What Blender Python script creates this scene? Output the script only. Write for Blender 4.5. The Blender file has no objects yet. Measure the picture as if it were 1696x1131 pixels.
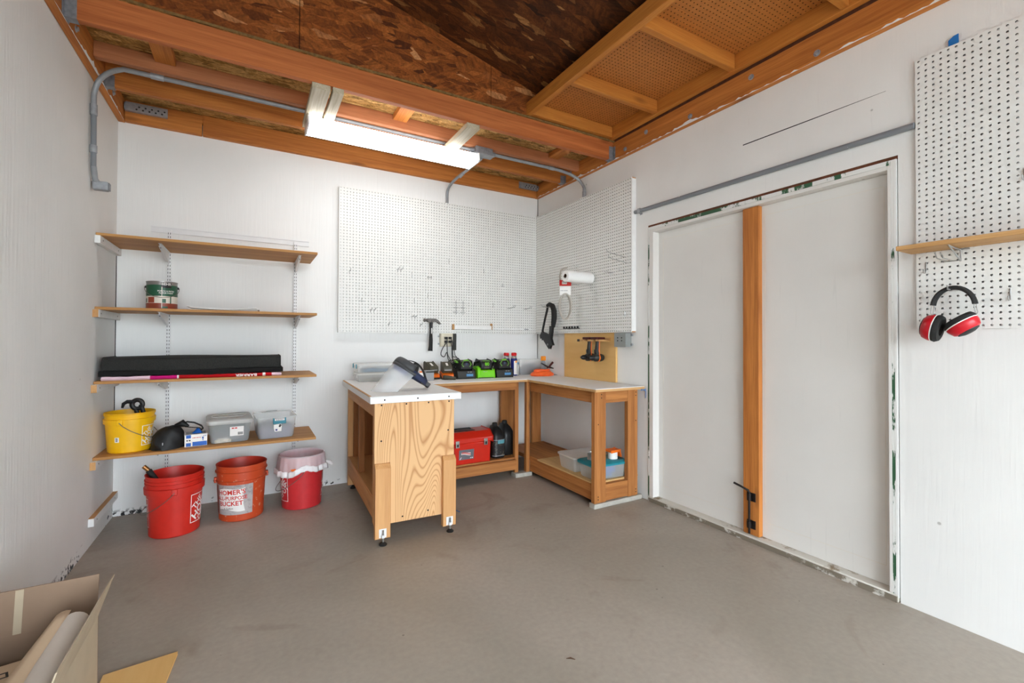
import bpy, math, random
from mathutils import Vector, Matrix, Euler

random.seed(7)
SC = bpy.context.scene
COL = SC.collection

# ------------------------------------------------------------------ camera
cam = bpy.data.cameras.new('camera')
cam.sensor_width = 36.0
cam.lens = 755.5 / 1696 * 36.0
cam.shift_x = (848 - 850.92) / 1696
cam.shift_y = (552.66 - 565.5) / 1696
cam.clip_start = 0.02
co = bpy.data.objects.new('camera', cam)
COL.objects.link(co)
_yaw, _pitch, _roll = 0.52245, 0.01196, 0.00393
_d = Vector((math.sin(_yaw) * math.cos(_pitch), math.cos(_yaw) * math.cos(_pitch), math.sin(_pitch)))
_r = Vector((math.cos(_yaw), -math.sin(_yaw), 0))
_u = _r.cross(_d)
_r2 = _r * math.cos(_roll) + _u * math.sin(_roll)
_u2 = -_r * math.sin(_roll) + _u * math.cos(_roll)
co.matrix_world = Matrix(((_r2.x, _u2.x, -_d.x, -2.6155), (_r2.y, _u2.y, -_d.y, -4.0409),
                          (_r2.z, _u2.z, -_d.z, 1.2136), (0, 0, 0, 1)))
SC.camera = co

# ------------------------------------------------------------------ sky, exposure
wd = bpy.data.worlds.new('overcast_sky')
SC.world = wd
wd.use_nodes = True
_bg = wd.node_tree.nodes['Background']
_bg.inputs[0].default_value = (0.83, 0.925, 1.0, 1)
_bg.inputs[1].default_value = 13.6
LAMP_STRENGTH = 11.5
SC.view_settings.view_transform = 'Standard'
SC.view_settings.look = 'None'
SC.view_settings.gamma = 1.0
SC.view_settings.use_curve_mapping = False
SC.view_settings.exposure = 0.0
try:
    SC.cycles.use_denoising = True
    SC.cycles.denoiser = 'OPENIMAGEDENOISE'
    SC.cycles.denoising_input_passes = 'RGB_ALBEDO_NORMAL'
    SC.cycles.denoising_prefilter = 'NONE'
    SC.cycles.denoising_quality = 'HIGH'
    SC.cycles.max_bounces = 9
    SC.cycles.diffuse_bounces = 6
    SC.cycles.sample_clamp_indirect = 8.0
except Exception:
    pass

W = 3.417          # room width
IN = 0.0254

# ------------------------------------------------------------------ printed lettering (built-in font, meshed once)
_TXT = {}
def text(s, bold=0.0, shear=0.0):
    key = (s, bold, shear)
    if key in _TXT:
        return _TXT[key]
    cu = bpy.data.curves.new('lettering', 'FONT')
    cu.body = s
    cu.size = 1.0
    cu.align_x = 'CENTER'
    cu.align_y = 'CENTER'
    cu.resolution_u = 2
    cu.offset = bold
    cu.shear = shear
    o = bpy.data.objects.new('lettering', cu)
    COL.objects.link(o)
    dg = bpy.context.evaluated_depsgraph_get()
    me = bpy.data.meshes.new_from_object(o.evaluated_get(dg))
    v = [(p.co.x, p.co.y) for p in me.vertices]
    f = [tuple(p.vertices) for p in me.polygons]
    bpy.data.objects.remove(o)
    bpy.data.curves.remove(cu)
    bpy.data.meshes.remove(me)
    _TXT[key] = (v, f)
    return v, f

# ------------------------------------------------------------------ mesh builder
class MB:
    def __init__(s):
        s.v = []
        s.f = []
    def add(s, vs, fs):
        n = len(s.v)
        s.v += [tuple(p) for p in vs]
        s.f += [tuple(i + n for i in q) for q in fs]
        return s
    def mm(s, x0, x1, y0, y1, z0, z1, m=None):
        vs = [(x, y, z) for z in (z0, z1) for y in (y0, y1) for x in (x0, x1)]
        if m is not None:
            vs = [tuple(m @ Vector(p)) for p in vs]
        return s.add(vs, [(0, 2, 3, 1), (4, 5, 7, 6), (0, 1, 5, 4), (1, 3, 7, 5), (3, 2, 6, 7), (2, 0, 4, 6)])
    def box(s, c, d, rot=None):
        m = Matrix.Translation(c)
        if rot is not None:
            m = m @ Euler(rot).to_matrix().to_4x4()
        a, b, e = d[0] / 2, d[1] / 2, d[2] / 2
        return s.mm(-a, a, -b, b, -e, e, m)
    def prism(s, poly, t0, t1, fn):
        """polygon (2-D) swept from t0 to t1; fn(a, b, t) -> xyz"""
        n = len(poly)
        vs = [fn(a, b, t0) for a, b in poly] + [fn(a, b, t1) for a, b in poly]
        fs = [tuple(range(n)), tuple(range(2 * n - 1, n - 1, -1))]
        fs += [(i, (i + 1) % n, n + (i + 1) % n, n + i) for i in range(n)]
        return s.add(vs, fs)
    def lathe(s, prof, n=32, c=(0, 0, 0), m=None, sx=1, sy=1, cap0=False, cap1=False):
        vs = []
        for r, z in prof:
            for k in range(n):
                a = 2 * math.pi * k / n
                vs.append((r * math.cos(a) * sx, r * math.sin(a) * sy, z))
        fs = []
        for i in range(len(prof) - 1):
            for k in range(n):
                k2 = (k + 1) % n
                fs.append((i * n + k, i * n + k2, (i + 1) * n + k2, (i + 1) * n + k))
        if cap0:
            fs.append(tuple(range(n - 1, -1, -1)))
        if cap1:
            b = (len(prof) - 1) * n
            fs.append(tuple(b + k for k in range(n)))
        mm = Matrix.Translation(c) @ (m.to_4x4() if m is not None else Matrix.Identity(4))
        return s.add([tuple(mm @ Vector(p)) for p in vs], fs)
    def cyl(s, p0, p1, r, n=12, r1=None):
        return s.tube([p0, p1], r, n, r1=r1)
    def tube(s, pts, r, n=8, closed=False, r1=None):
        P = [Vector(p) for p in pts]
        m = len(P)
        rings = []
        nrm = None
        for i in range(m):
            if closed:
                t = P[(i + 1) % m] - P[i - 1]
            else:
                t = P[min(i + 1, m - 1)] - P[max(i - 1, 0)]
            t.normalize()
            if nrm is None:
                h = Vector((0, 0, 1)) if abs(t.z) < .9 else Vector((1, 0, 0))
                nrm = t.cross(h).normalized()
            else:
                nrm = (nrm - t * nrm.dot(t)).normalized()
            b = t.cross(nrm)
            rr = r if r1 is None else r + (r1 - r) * i / (m - 1)
            if isinstance(r, (list, tuple)):
                rr = r[i]
            rings.append([tuple(P[i] + (nrm * math.cos(2 * math.pi * k / n) + b * math.sin(2 * math.pi * k / n)) * rr) for k in range(n)])
        vs = [p for q in rings for p in q]
        fs = []
        for i in range(m if closed else m - 1):
            j = (i + 1) % m
            for k in range(n):
                k2 = (k + 1) % n
                fs.append((i * n + k, i * n + k2, j * n + k2, j * n + k))
        if not closed:
            fs.append(tuple(range(n - 1, -1, -1)))
            fs.append(tuple((m - 1) * n + k for k in range(n)))
        return s.add(vs, fs)
    def txt(s, string, size, fn, bold=0.0, rot=0.0, ox=0.0, oy=0.0, sx=1.0, shear=0.0):
        v, f = text(string, bold, shear)
        c, q = math.cos(rot), math.sin(rot)
        out = []
        for a, b in v:
            a, b = a * size * sx, b * size
            out.append(fn(ox + a * c - b * q, oy + a * q + b * c))
        return s.add(out, f)
    def bars(s, x, y, w, h, fn, n=6):
        """a line of print too small to read: n word-like dashes centred on (x, y)"""
        rnd = random.Random(int(abs(x * 9173 + y * 7919 + n) * 1000))
        ws = [rnd.uniform(.5, 1.4) for _ in range(n)]
        k = w / (sum(ws) + .35 * (n - 1))
        a = x - w / 2
        for q in ws:
            s.add([fn(a, y - h / 2), fn(a + q * k, y - h / 2), fn(a + q * k, y + h / 2), fn(a, y + h / 2)], [(0, 1, 2, 3)])
            a += (q + .35) * k
        return s
    def grid(s, nu, nv, fn):
        vs = [fn(i / nu, j / nv) for j in range(nv + 1) for i in range(nu + 1)]
        fs = [(j * (nu + 1) + i, j * (nu + 1) + i + 1, (j + 1) * (nu + 1) + i + 1, (j + 1) * (nu + 1) + i)
              for j in range(nv) for i in range(nu)]
        return s.add(vs, fs)
    def build(s, name, mat, parent=None, world=False, bevel=0, seg=2, smooth=False, label=None, sub=0, thick=0, kind=None):
        vs = s.v
        if world and parent is not None:
            inv = world_inv(parent)
            vs = [tuple(inv @ Vector(p)) for p in vs]
        me = bpy.data.meshes.new(name)
        me.from_pydata(vs, [], s.f)
        me.materials.append(mat)
        me.update()
        o = bpy.data.objects.new(name, me)
        COL.objects.link(o)
        if parent is not None:
            o.parent = parent
        if smooth or bevel:
            me.shade_smooth()
            me.set_sharp_from_angle(angle=math.radians(38))
        if thick:
            md = o.modifiers.new('solid', 'SOLIDIFY')
            md.thickness = thick
            md.offset = 0
        if bevel:
            md = o.modifiers.new('bevel', 'BEVEL')
            md.width = bevel
            md.segments = seg
            md.limit_method = 'ANGLE'
            md.angle_limit = math.radians(40)
        if sub:
            md = o.modifiers.new('sub', 'SUBSURF')
            md.levels = sub
            md.render_levels = sub
        if label:
            o['label'] = label
        if kind:
            o['kind'] = kind
        return o

def world_inv(o):
    chain = []
    while o is not None:
        chain.append(o)
        o = o.parent
    m = Matrix.Identity(4)
    for q in reversed(chain):
        m = m @ (Matrix.Translation(q.location) @ q.rotation_euler.to_matrix().to_4x4())
    return m.inverted()

def tag(o, label, cat, group=None):
    o['label'] = label
    o['category'] = cat
    if group:
        o['group'] = group
    return o

def thing(name, label, cat, loc=(0, 0, 0), rot=(0, 0, 0), group=None):
    o = bpy.data.objects.new(name, None)
    o.empty_display_size = 0.05
    COL.objects.link(o)
    o.location = loc
    o.rotation_euler = rot
    return tag(o, label, cat, group)

def struct(o):
    o['kind'] = 'structure'
    return o

def copy_tree(o, parent=None):
    c = o.copy()
    COL.objects.link(c)
    if parent is not None:
        c.parent = parent
    for ch in list(o.children):
        copy_tree(ch, c)
    return c

# ------------------------------------------------------------------ materials
def _mat(name):
    m = bpy.data.materials.new(name)
    m.use_nodes = True
    nt = m.node_tree
    return m, nt, nt.nodes['Principled BSDF']

def N(nt, t, **kw):
    n = nt.nodes.new(t)
    for k, v in kw.items():
        setattr(n, k, v)
    return n

def lin(c):
    """sRGB 0-255 -> linear"""
    out = []
    for x in c[:3]:
        x = x / 255
        out.append(x / 12.92 if x <= .04045 else ((x + .055) / 1.055) ** 2.4)
    return tuple(out) + (1,)

def mixc(c, k):
    return tuple(min(1, x * k) for x in c[:3]) + (1,)

def plain(name, rgb, rough=.5, metal=0, var=.06, scale=25, bump=0, trans=0, alpha=None, ior=1.45, coat=0, emit=0, sss=0):
    m, nt, b = _mat(name)
    c = lin(rgb)
    L = nt.links.new
    tc = N(nt, 'ShaderNodeTexCoord')
    no = N(nt, 'ShaderNodeTexNoise')
    no.inputs['Scale'].default_value = scale
    no.inputs['Detail'].default_value = 4
    L(tc.outputs['Object'], no.inputs['Vector'])
    rp = N(nt, 'ShaderNodeValToRGB')
    rp.color_ramp.elements[0].position = .3
    rp.color_ramp.elements[1].position = .7
    rp.color_ramp.elements[0].color = mixc(c, 1 - var)
    rp.color_ramp.elements[1].color = mixc(c, 1 + var)
    L(no.outputs['Fac'], rp.inputs['Fac'])
    L(rp.outputs['Color'], b.inputs['Base Color'])
    b.inputs['Roughness'].default_value = rough
    b.inputs['Metallic'].default_value = metal
    b.inputs['IOR'].default_value = ior
    if trans:
        b.inputs['Transmission Weight'].default_value = trans
    if alpha is not None:
        b.inputs['Alpha'].default_value = alpha
    if coat:
        b.inputs['Coat Weight'].default_value = coat
    if emit:
        b.inputs['Emission Color'].default_value = c
        b.inputs['Emission Strength'].default_value = emit
    if bump:
        bp = N(nt, 'ShaderNodeBump')
        bp.inputs['Strength'].default_value = bump
        bp.inputs['Distance'].default_value = .002
        L(no.outputs['Fac'], bp.inputs['Height'])
        L(bp.outputs['Normal'], b.inputs['Normal'])
    return m

def wood(name, light, dark, axis='x', rough=.6, across=16, along=.7, fine=.35, knots=.0, bump=.15, rings=0.0, mid=.5):
    """sawn timber: grain runs along one axis of the object"""
    m, nt, b = _mat(name)
    L = nt.links.new
    tc = N(nt, 'ShaderNodeTexCoord')
    oi = N(nt, 'ShaderNodeObjectInfo')
    ml = N(nt, 'ShaderNodeVectorMath', operation='SCALE')
    ml.inputs[0].default_value = (3.7, 5.1, 4.3)
    L(oi.outputs['Random'], ml.inputs['Scale'])
    ad = N(nt, 'ShaderNodeVectorMath', operation='ADD')
    L(tc.outputs['Object'], ad.inputs[0])
    L(ml.outputs[0], ad.inputs[1])
    mp = N(nt, 'ShaderNodeMapping')
    sc = [across] * 3
    sc['xyz'.index(axis)] = along
    mp.inputs['Scale'].default_value = sc
    L(ad.outputs[0], mp.inputs['Vector'])
    n1 = N(nt, 'ShaderNodeTexNoise')
    n1.inputs['Scale'].default_value = 1.0
    n1.inputs['Detail'].default_value = 1.0 if rings else 5
    n1.inputs['Distortion'].default_value = .35 if rings else .8
    L(mp.outputs[0], n1.inputs['Vector'])
    fac = n1.outputs['Fac']
    if rings:
        mr = N(nt, 'ShaderNodeMath', operation='MULTIPLY')
        mr.inputs[1].default_value = rings
        L(fac, mr.inputs[0])
        fr = N(nt, 'ShaderNodeMath', operation='PINGPONG')
        fr.inputs[1].default_value = 1.0
        L(mr.outputs[0], fr.inputs[0])
        pw = N(nt, 'ShaderNodeMath', operation='POWER')
        pw.inputs[1].default_value = .55
        L(fr.outputs[0], pw.inputs[0])
        fac = pw.outputs[0]
    n2 = N(nt, 'ShaderNodeTexNoise')
    n2.inputs['Scale'].default_value = 9
    n2.inputs['Detail'].default_value = 3
    L(mp.outputs[0], n2.inputs['Vector'])
    mx = N(nt, 'ShaderNodeMix', data_type='FLOAT')
    mx.inputs[0].default_value = fine
    L(fac, mx.inputs[2])
    L(n2.outputs['Fac'], mx.inputs[3])
    rp = N(nt, 'ShaderNodeValToRGB')
    e = rp.color_ramp.elements
    e[0].position = mid - .22
    e[1].position = mid + .2
    e[0].color = lin(dark)
    e[1].color = lin(light)
    L(mx.outputs[0], rp.inputs['Fac'])
    out = rp.outputs['Color']
    if knots:
        mk = N(nt, 'ShaderNodeMapping')
        sk = [6.0] * 3
        sk['xyz'.index(axis)] = 1.8
        mk.inputs['Scale'].default_value = sk
        L(ad.outputs[0], mk.inputs['Vector'])
        vo = N(nt, 'ShaderNodeTexVoronoi')
        vo.inputs['Scale'].default_value = 1
        L(mk.outputs[0], vo.inputs['Vector'])
        kr = N(nt, 'ShaderNodeMapRange')
        kr.inputs['From Min'].default_value = .06
        kr.inputs['From Max'].default_value = .16
        kr.inputs['To Min'].default_value = knots
        kr.inputs['To Max'].default_value = 0
        L(vo.outputs['Distance'], kr.inputs['Value'])
        mc = N(nt, 'ShaderNodeMix', data_type='RGBA')
        L(kr.outputs[0], mc.inputs[0])
        L(out, mc.inputs[6])
        mc.inputs[7].default_value = mixc(lin(dark), .35)
        out = mc.outputs[2]
    L(out, b.inputs['Base Color'])
    b.inputs['Roughness'].default_value = rough
    b.inputs['Specular IOR Level'].default_value = .3
    if bump:
        bp = N(nt, 'ShaderNodeBump')
        bp.inputs['Strength'].default_value = bump
        bp.inputs['Distance'].default_value = .002
        L(mx.outputs[0], bp.inputs['Height'])
        L(bp.outputs['Normal'], b.inputs['Normal'])
    return m

def osb(name, cols, plane='xz', bump=.4, size=1.0):
    """oriented strand board: four layers of long flakes lying at different angles"""
    m, nt, b = _mat(name)
    L = nt.links.new
    tc = N(nt, 'ShaderNodeTexCoord')
    rx = {'xz': (math.pi / 2, 0, 0), 'xy': (0, 0, 0)}[plane]
    m0 = N(nt, 'ShaderNodeMapping')
    m0.inputs['Rotation'].default_value = rx
    L(tc.outputs['Object'], m0.inputs['Vector'])
    cur = None
    hts = None
    for k, (ang, dens) in enumerate(((1.5, 1.0), (.5, .5), (-.75, .5), (1.1, .42), (1.75, .3))):
        mp = N(nt, 'ShaderNodeMapping')
        mp.inputs['Rotation'].default_value = (0, 0, ang)
        mp.inputs['Scale'].default_value = (9.5 * size, 30 * size, .001)
        mp.inputs['Location'].default_value = (k * 3.3, k * 7.7, k * 1.1)
        L(m0.outputs[0], mp.inputs['Vector'])
        dn = N(nt, 'ShaderNodeTexNoise')
        dn.inputs['Scale'].default_value = 1.4
        L(mp.outputs[0], dn.inputs['Vector'])
        dd = N(nt, 'ShaderNodeMix', data_type='VECTOR')
        dd.inputs[0].default_value = .10
        L(mp.outputs[0], dd.inputs[4])
        L(dn.outputs['Color'], dd.inputs[5])
        vo = N(nt, 'ShaderNodeTexVoronoi', voronoi_dimensions='2D', distance='CHEBYCHEV')
        vo.inputs['Scale'].default_value = 1
        L(dd.outputs[1], vo.inputs['Vector'])
        sp = N(nt, 'ShaderNodeSeparateColor')
        L(vo.outputs['Color'], sp.inputs[0])
        rp = N(nt, 'ShaderNodeValToRGB')
        el = rp.color_ramp.elements
        el[0].position, el[1].position = 0, 1
        el[0].color, el[1].color = lin(cols[0]), lin(cols[-1])
        for i, c in enumerate(cols[1:-1]):
            q = el.new((i + 1) / (len(cols) - 2) * .93)
            q.color = lin(c)
        st = N(nt, 'ShaderNodeMapping')
        st.inputs['Scale'].default_value = (.6, 4.5, 1)
        L(mp.outputs[0], st.inputs['Vector'])
        sn = N(nt, 'ShaderNodeTexNoise', noise_dimensions='2D')
        sn.inputs['Scale'].default_value = 1
        sn.inputs['Detail'].default_value = 3
        L(st.outputs[0], sn.inputs['Vector'])
        sm = N(nt, 'ShaderNodeMath', operation='MULTIPLY_ADD')
        sm.inputs[1].default_value = 1.5
        sm.inputs[2].default_value = .25
        L(sn.outputs['Fac'], sm.inputs[0])
        sa = N(nt, 'ShaderNodeMath', operation='ADD')
        sa.inputs[0].default_value = 0.0
        L(sm.outputs[0], sa.inputs[1])
        L(sp.outputs[0], rp.inputs['Fac'])
        sk = N(nt, 'ShaderNodeVectorMath', operation='SCALE')
        L(rp.outputs['Color'], sk.inputs[0])
        L(sa.outputs[0], sk.inputs['Scale'])
        flake = sk.outputs[0]
        if cur is None:
            cur, hts = flake, sp.outputs[1]
        else:
            gt = N(nt, 'ShaderNodeMath', operation='LESS_THAN')
            gt.inputs[1].default_value = dens
            L(sp.outputs[2], gt.inputs[0])
            mx = N(nt, 'ShaderNodeMix', data_type='RGBA')
            L(gt.outputs[0], mx.inputs[0])
            L(cur, mx.inputs[6])
            L(flake, mx.inputs[7])
            cur = mx.outputs[2]
            mh = N(nt, 'ShaderNodeMix', data_type='FLOAT')
            L(gt.outputs[0], mh.inputs[0])
            L(hts, mh.inputs[2])
            L(sp.outputs[1], mh.inputs[3])
            hts = mh.outputs[0]
    fn = N(nt, 'ShaderNodeTexNoise')
    fn.inputs['Scale'].default_value = 90
    L(m0.outputs[0], fn.inputs['Vector'])
    mm = N(nt, 'ShaderNodeMix', data_type='RGBA', blend_type='MULTIPLY')
    mm.inputs[0].default_value = .5
    L(cur, mm.inputs[6])
    r2 = N(nt, 'ShaderNodeValToRGB')
    r2.color_ramp.elements[0].color = (.55, .5, .45, 1)
    r2.color_ramp.elements[0].position = .35
    r2.color_ramp.elements[1].position = .6
    L(fn.outputs['Fac'], r2.inputs['Fac'])
    L(r2.outputs[0], mm.inputs[7])
    L(mm.outputs[2], b.inputs['Base Color'])
    b.inputs['Roughness'].default_value = .65
    b.inputs['Specular IOR Level'].default_value = .25
    bp = N(nt, 'ShaderNodeBump')
    bp.inputs['Strength'].default_value = bump
    bp.inputs['Distance'].default_value = .004
    L(hts, bp.inputs['Height'])
    L(bp.outputs['Normal'], b.inputs['Normal'])
    return m

def wall_paint(name, rgb, smudge=.05, bump=.35, grain=(55, 55, 3)):
    """white paint brushed over rough-sawn panel siding, with scuffs"""
    m, nt, b = _mat(name)
    L = nt.links.new
    tc = N(nt, 'ShaderNodeTexCoord')
    mp = N(nt, 'ShaderNodeMapping')
    mp.inputs['Scale'].default_value = grain
    L(tc.outputs['Object'], mp.inputs['Vector'])
    n1 = N(nt, 'ShaderNodeTexNoise')
    n1.inputs['Scale'].default_value = 1
    n1.inputs['Detail'].default_value = 6
    n1.inputs['Distortion'].default_value = .4
    L(mp.outputs[0], n1.inputs['Vector'])
    n2 = N(nt, 'ShaderNodeTexNoise')
    n2.inputs['Scale'].default_value = 1.7
    n2.inputs['Detail'].default_value = 5
    L(tc.outputs['Object'], n2.inputs['Vector'])
    c = lin(rgb)
    rp = N(nt, 'ShaderNodeValToRGB')
    rp.color_ramp.elements[0].position = .33
    rp.color_ramp.elements[1].position = .62
    rp.color_ramp.elements[0].color = mixc(c, 1 - smudge)
    rp.color_ramp.elements[1].color = c
    L(n2.outputs['Fac'], rp.inputs['Fac'])
    # small scuffs and nail marks
    vo = N(nt, 'ShaderNodeTexVoronoi')
    vo.inputs['Scale'].default_value = 2.6
    L(tc.outputs['Object'], vo.inputs['Vector'])
    sr = N(nt, 'ShaderNodeMapRange')
    sr.inputs['From Min'].default_value = .012
    sr.inputs['From Max'].default_value = .022
    sr.inputs['To Min'].default_value = .55
    sr.inputs['To Max'].default_value = 0
    L(vo.outputs['Distance'], sr.inputs['Value'])
    mx = N(nt, 'ShaderNodeMix', data_type='RGBA')
    L(sr.outputs[0], mx.inputs[0])
    L(rp.outputs[0], mx.inputs[6])
    mx.inputs[7].default_value = lin((120, 116, 110))
    # streaks where the brush left the grain bare
    sk = N(nt, 'ShaderNodeMapRange')
    sk.inputs['From Min'].default_value = .33
    sk.inputs['From Max'].default_value = .2
    sk.inputs['To Max'].default_value = .35
    L(n1.outputs['Fac'], sk.inputs['Value'])
    m3 = N(nt, 'ShaderNodeMix', data_type='RGBA')
    L(sk.outputs[0], m3.inputs[0])
    L(mx.outputs[2], m3.inputs[6])
    m3.inputs[7].default_value = mixc(c, .72)
    L(m3.outputs[2], b.inputs['Base Color'])
    b.inputs['Roughness'].default_value = .55
    b.inputs['Specular IOR Level'].default_value = .35
    bp = N(nt, 'ShaderNodeBump')
    bp.inputs['Strength'].default_value = bump
    bp.inputs['Distance'].default_value = .003
    L(n1.outputs['Fac'], bp.inputs['Height'])
    L(bp.outputs['Normal'], b.inputs['Normal'])
    return m

def floor_paint(name):
    m, nt, b = _mat(name)
    L = nt.links.new
    tc = N(nt, 'ShaderNodeTexCoord')
    def noise(s, d, dist=0):
        n = N(nt, 'ShaderNodeTexNoise')
        n.inputs['Scale'].default_value = s
        n.inputs['Detail'].default_value = d
        n.inputs['Distortion'].default_value = dist
        L(tc.outputs['Object'], n.inputs['Vector'])
        return n
    a = noise(.9, 5, .6)
    r1 = N(nt, 'ShaderNodeValToRGB')
    e = r1.color_ramp.elements
    e[0].position, e[1].position = .32, .68
    e[0].color, e[1].color = lin((150, 141, 129)), lin((169, 159, 147))
    L(a.outputs['Fac'], r1.inputs['Fac'])
    s = noise(2.3, 8, 1.4)
    r2 = N(nt, 'ShaderNodeMapRange')
    r2.inputs['From Min'].default_value = .60
    r2.inputs['From Max'].default_value = .72
    r2.inputs['To Max'].default_value = .5
    L(s.outputs['Fac'], r2.inputs['Value'])
    mx = N(nt, 'ShaderNodeMix', data_type='RGBA')
    L(r2.outputs[0], mx.inputs[0])
    L(r1.outputs[0], mx.inputs[6])
    mx.inputs[7].default_value = lin((134, 120, 104))
    vo = N(nt, 'ShaderNodeTexVoronoi')
    vo.inputs['Scale'].default_value = 4.5
    L(tc.outputs['Object'], vo.inputs['Vector'])
    sr = N(nt, 'ShaderNodeMapRange')
    sr.inputs['From Min'].default_value = .018
    sr.inputs['From Max'].default_value = .03
    sr.inputs['To Min'].default_value = .6
    sr.inputs['To Max'].default_value = 0
    L(vo.outputs['Distance'], sr.inputs['Value'])
    m2 = N(nt, 'ShaderNodeMix', data_type='RGBA')
    L(sr.outputs[0], m2.inputs[0])
    L(mx.outputs[2], m2.inputs[6])
    m2.inputs[7].default_value = lin((84, 74, 64))
    v3 = N(nt, 'ShaderNodeTexVoronoi')
    v3.inputs['Scale'].default_value = 13
    L(tc.outputs['Object'], v3.inputs['Vector'])
    s3 = N(nt, 'ShaderNodeSeparateColor')
    L(v3.outputs['Color'], s3.inputs[0])
    a3 = N(nt, 'ShaderNodeMath', operation='LESS_THAN')
    a3.inputs[1].default_value = .045
    L(v3.outputs['Distance'], a3.inputs[0])
    b3 = N(nt, 'ShaderNodeMath', operation='GREATER_THAN')
    b3.inputs[1].default_value = .84
    L(s3.outputs[0], b3.inputs[0])
    c3 = N(nt, 'ShaderNodeMath', operation='MULTIPLY')
    L(a3.outputs[0], c3.inputs[0])
    L(b3.outputs[0], c3.inputs[1])
    d3 = N(nt, 'ShaderNodeMath', operation='MULTIPLY')
    d3.inputs[1].default_value = .55
    L(c3.outputs[0], d3.inputs[0])
    gr = noise(42, 5)
    g2 = N(nt, 'ShaderNodeMapRange')
    g2.inputs['To Min'].default_value = .86
    g2.inputs['To Max'].default_value = 1.14
    L(gr.outputs['Fac'], g2.inputs['Value'])
    gs = N(nt, 'ShaderNodeVectorMath', operation='SCALE')
    L(m2.outputs[2], gs.inputs[0])
    L(g2.outputs[0], gs.inputs['Scale'])
    m3 = N(nt, 'ShaderNodeMix', data_type='RGBA')
    L(d3.outputs[0], m3.inputs[0])
    L(gs.outputs[0], m3.inputs[6])
    m3.inputs[7].default_value = lin((70, 62, 54))
    L(m3.outputs[2], b.inputs['Base Color'])
    rr = N(nt, 'ShaderNodeMapRange')
    rr.inputs['To Min'].default_value = .38
    rr.inputs['To Max'].default_value = .6
    L(s.outputs['Fac'], rr.inputs['Value'])
    L(rr.outputs[0], b.inputs['Roughness'])
    f = noise(60, 4)
    bp = N(nt, 'ShaderNodeBump')
    bp.inputs['Strength'].default_value = .12
    bp.inputs['Distance'].default_value = .002
    L(f.outputs['Fac'], bp.inputs['Height'])
    L(bp.outputs['Normal'], b.inputs['Normal'])
    return m

def blotch(name, base, other, scale=6, lo=.5, hi=.56, rough=.6, stretch=(1, 1, 1)):
    """one paint flaking off another: hard-edged patches"""
    m, nt, b = _mat(name)
    L = nt.links.new
    tc = N(nt, 'ShaderNodeTexCoord')
    mp = N(nt, 'ShaderNodeMapping')
    mp.inputs['Scale'].default_value = stretch
    L(tc.outputs['Object'], mp.inputs['Vector'])
    n = N(nt, 'ShaderNodeTexNoise')
    n.inputs['Scale'].default_value = scale
    n.inputs['Detail'].default_value = 8
    n.inputs['Roughness'].default_value = .65
    L(mp.outputs[0], n.inputs['Vector'])
    rp = N(nt, 'ShaderNodeValToRGB')
    e = rp.color_ramp.elements
    e[0].position, e[1].position = lo, hi
    e[0].color, e[1].color = lin(base), lin(other)
    L(n.outputs['Fac'], rp.inputs['Fac'])
    L(rp.outputs[0], b.inputs['Base Color'])
    b.inputs['Roughness'].default_value = rough
    return m

def clear_plastic(name, rgb=(225, 230, 230), alpha=.35, rough=.12):
    m, nt, b = _mat(name)
    L = nt.links.new
    tc = N(nt, 'ShaderNodeTexCoord')
    n = N(nt, 'ShaderNodeTexNoise')
    n.inputs['Scale'].default_value = 30
    L(tc.outputs['Object'], n.inputs['Vector'])
    mr = N(nt, 'ShaderNodeMapRange')
    mr.inputs['To Min'].default_value = alpha * .97
    mr.inputs['To Max'].default_value = min(1, alpha * 1.05)
    L(n.outputs['Fac'], mr.inputs['Value'])
    L(mr.outputs[0], b.inputs['Alpha'])
    b.inputs['Base Color'].default_value = lin(rgb)
    b.inputs['Roughness'].default_value = rough
    return m

M = {}
M['wall'] = wall_paint('white_wall_paint', (234, 234, 232))
M['wall_side'] = wall_paint('white_side_wall_paint', (228, 227, 224), smudge=.07, bump=1.0)
M['door'] = wall_paint('white_door_paint', (222, 219, 214), smudge=.06, bump=.2)
M['wall_right'] = wall_paint('white_door_wall_paint', (232, 231, 228), smudge=.06, bump=.4)
M['white'] = plain('white_paint', (232, 232, 230), .5, var=.03)
M['white_metal'] = plain('white_enamel', (226, 226, 226), .35, var=.02)
M['floor'] = floor_paint('grey_floor_paint')
M['slab'] = plain('weathered_concrete', (168, 164, 158), .85, var=.1, scale=3)
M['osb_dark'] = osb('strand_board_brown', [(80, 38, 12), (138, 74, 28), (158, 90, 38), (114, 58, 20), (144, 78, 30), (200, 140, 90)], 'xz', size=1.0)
M['osb_roof_shaded'] = osb('strand_board_roof_shaded', [(44, 22, 8), (84, 44, 16), (108, 60, 24), (66, 34, 12), (90, 48, 18), (160, 112, 66)], 'xy', size=1.0)  # same strand board, with the roof's dim light put into darker colours
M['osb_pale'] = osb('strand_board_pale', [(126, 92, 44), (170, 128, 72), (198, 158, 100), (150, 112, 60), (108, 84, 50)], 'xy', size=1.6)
M['osb_edge'] = plain('strand_board_edge', (120, 92, 50), .8, var=.3, scale=60)
for ax in 'xyz':
    M['fir_' + ax] = wood('fir_timber_' + ax, (210, 136, 66), (142, 76, 30), ax, knots=.65, across=19)
    M['bench_' + ax] = wood('bench_timber_' + ax, (198, 134, 74), (132, 76, 36), ax, knots=.65, across=20)
    M['pine_' + ax] = wood('pale_timber_' + ax, (214, 172, 118), (178, 128, 76), ax, knots=.3)
M['fir_red'] = wood('red_fir_timber', (204, 122, 68), (148, 78, 38), 'x', knots=.65, across=19)
M['fir_pink'] = wood('pinkish_timber', (196, 132, 92), (156, 96, 62), 'x', knots=.3)
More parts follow.
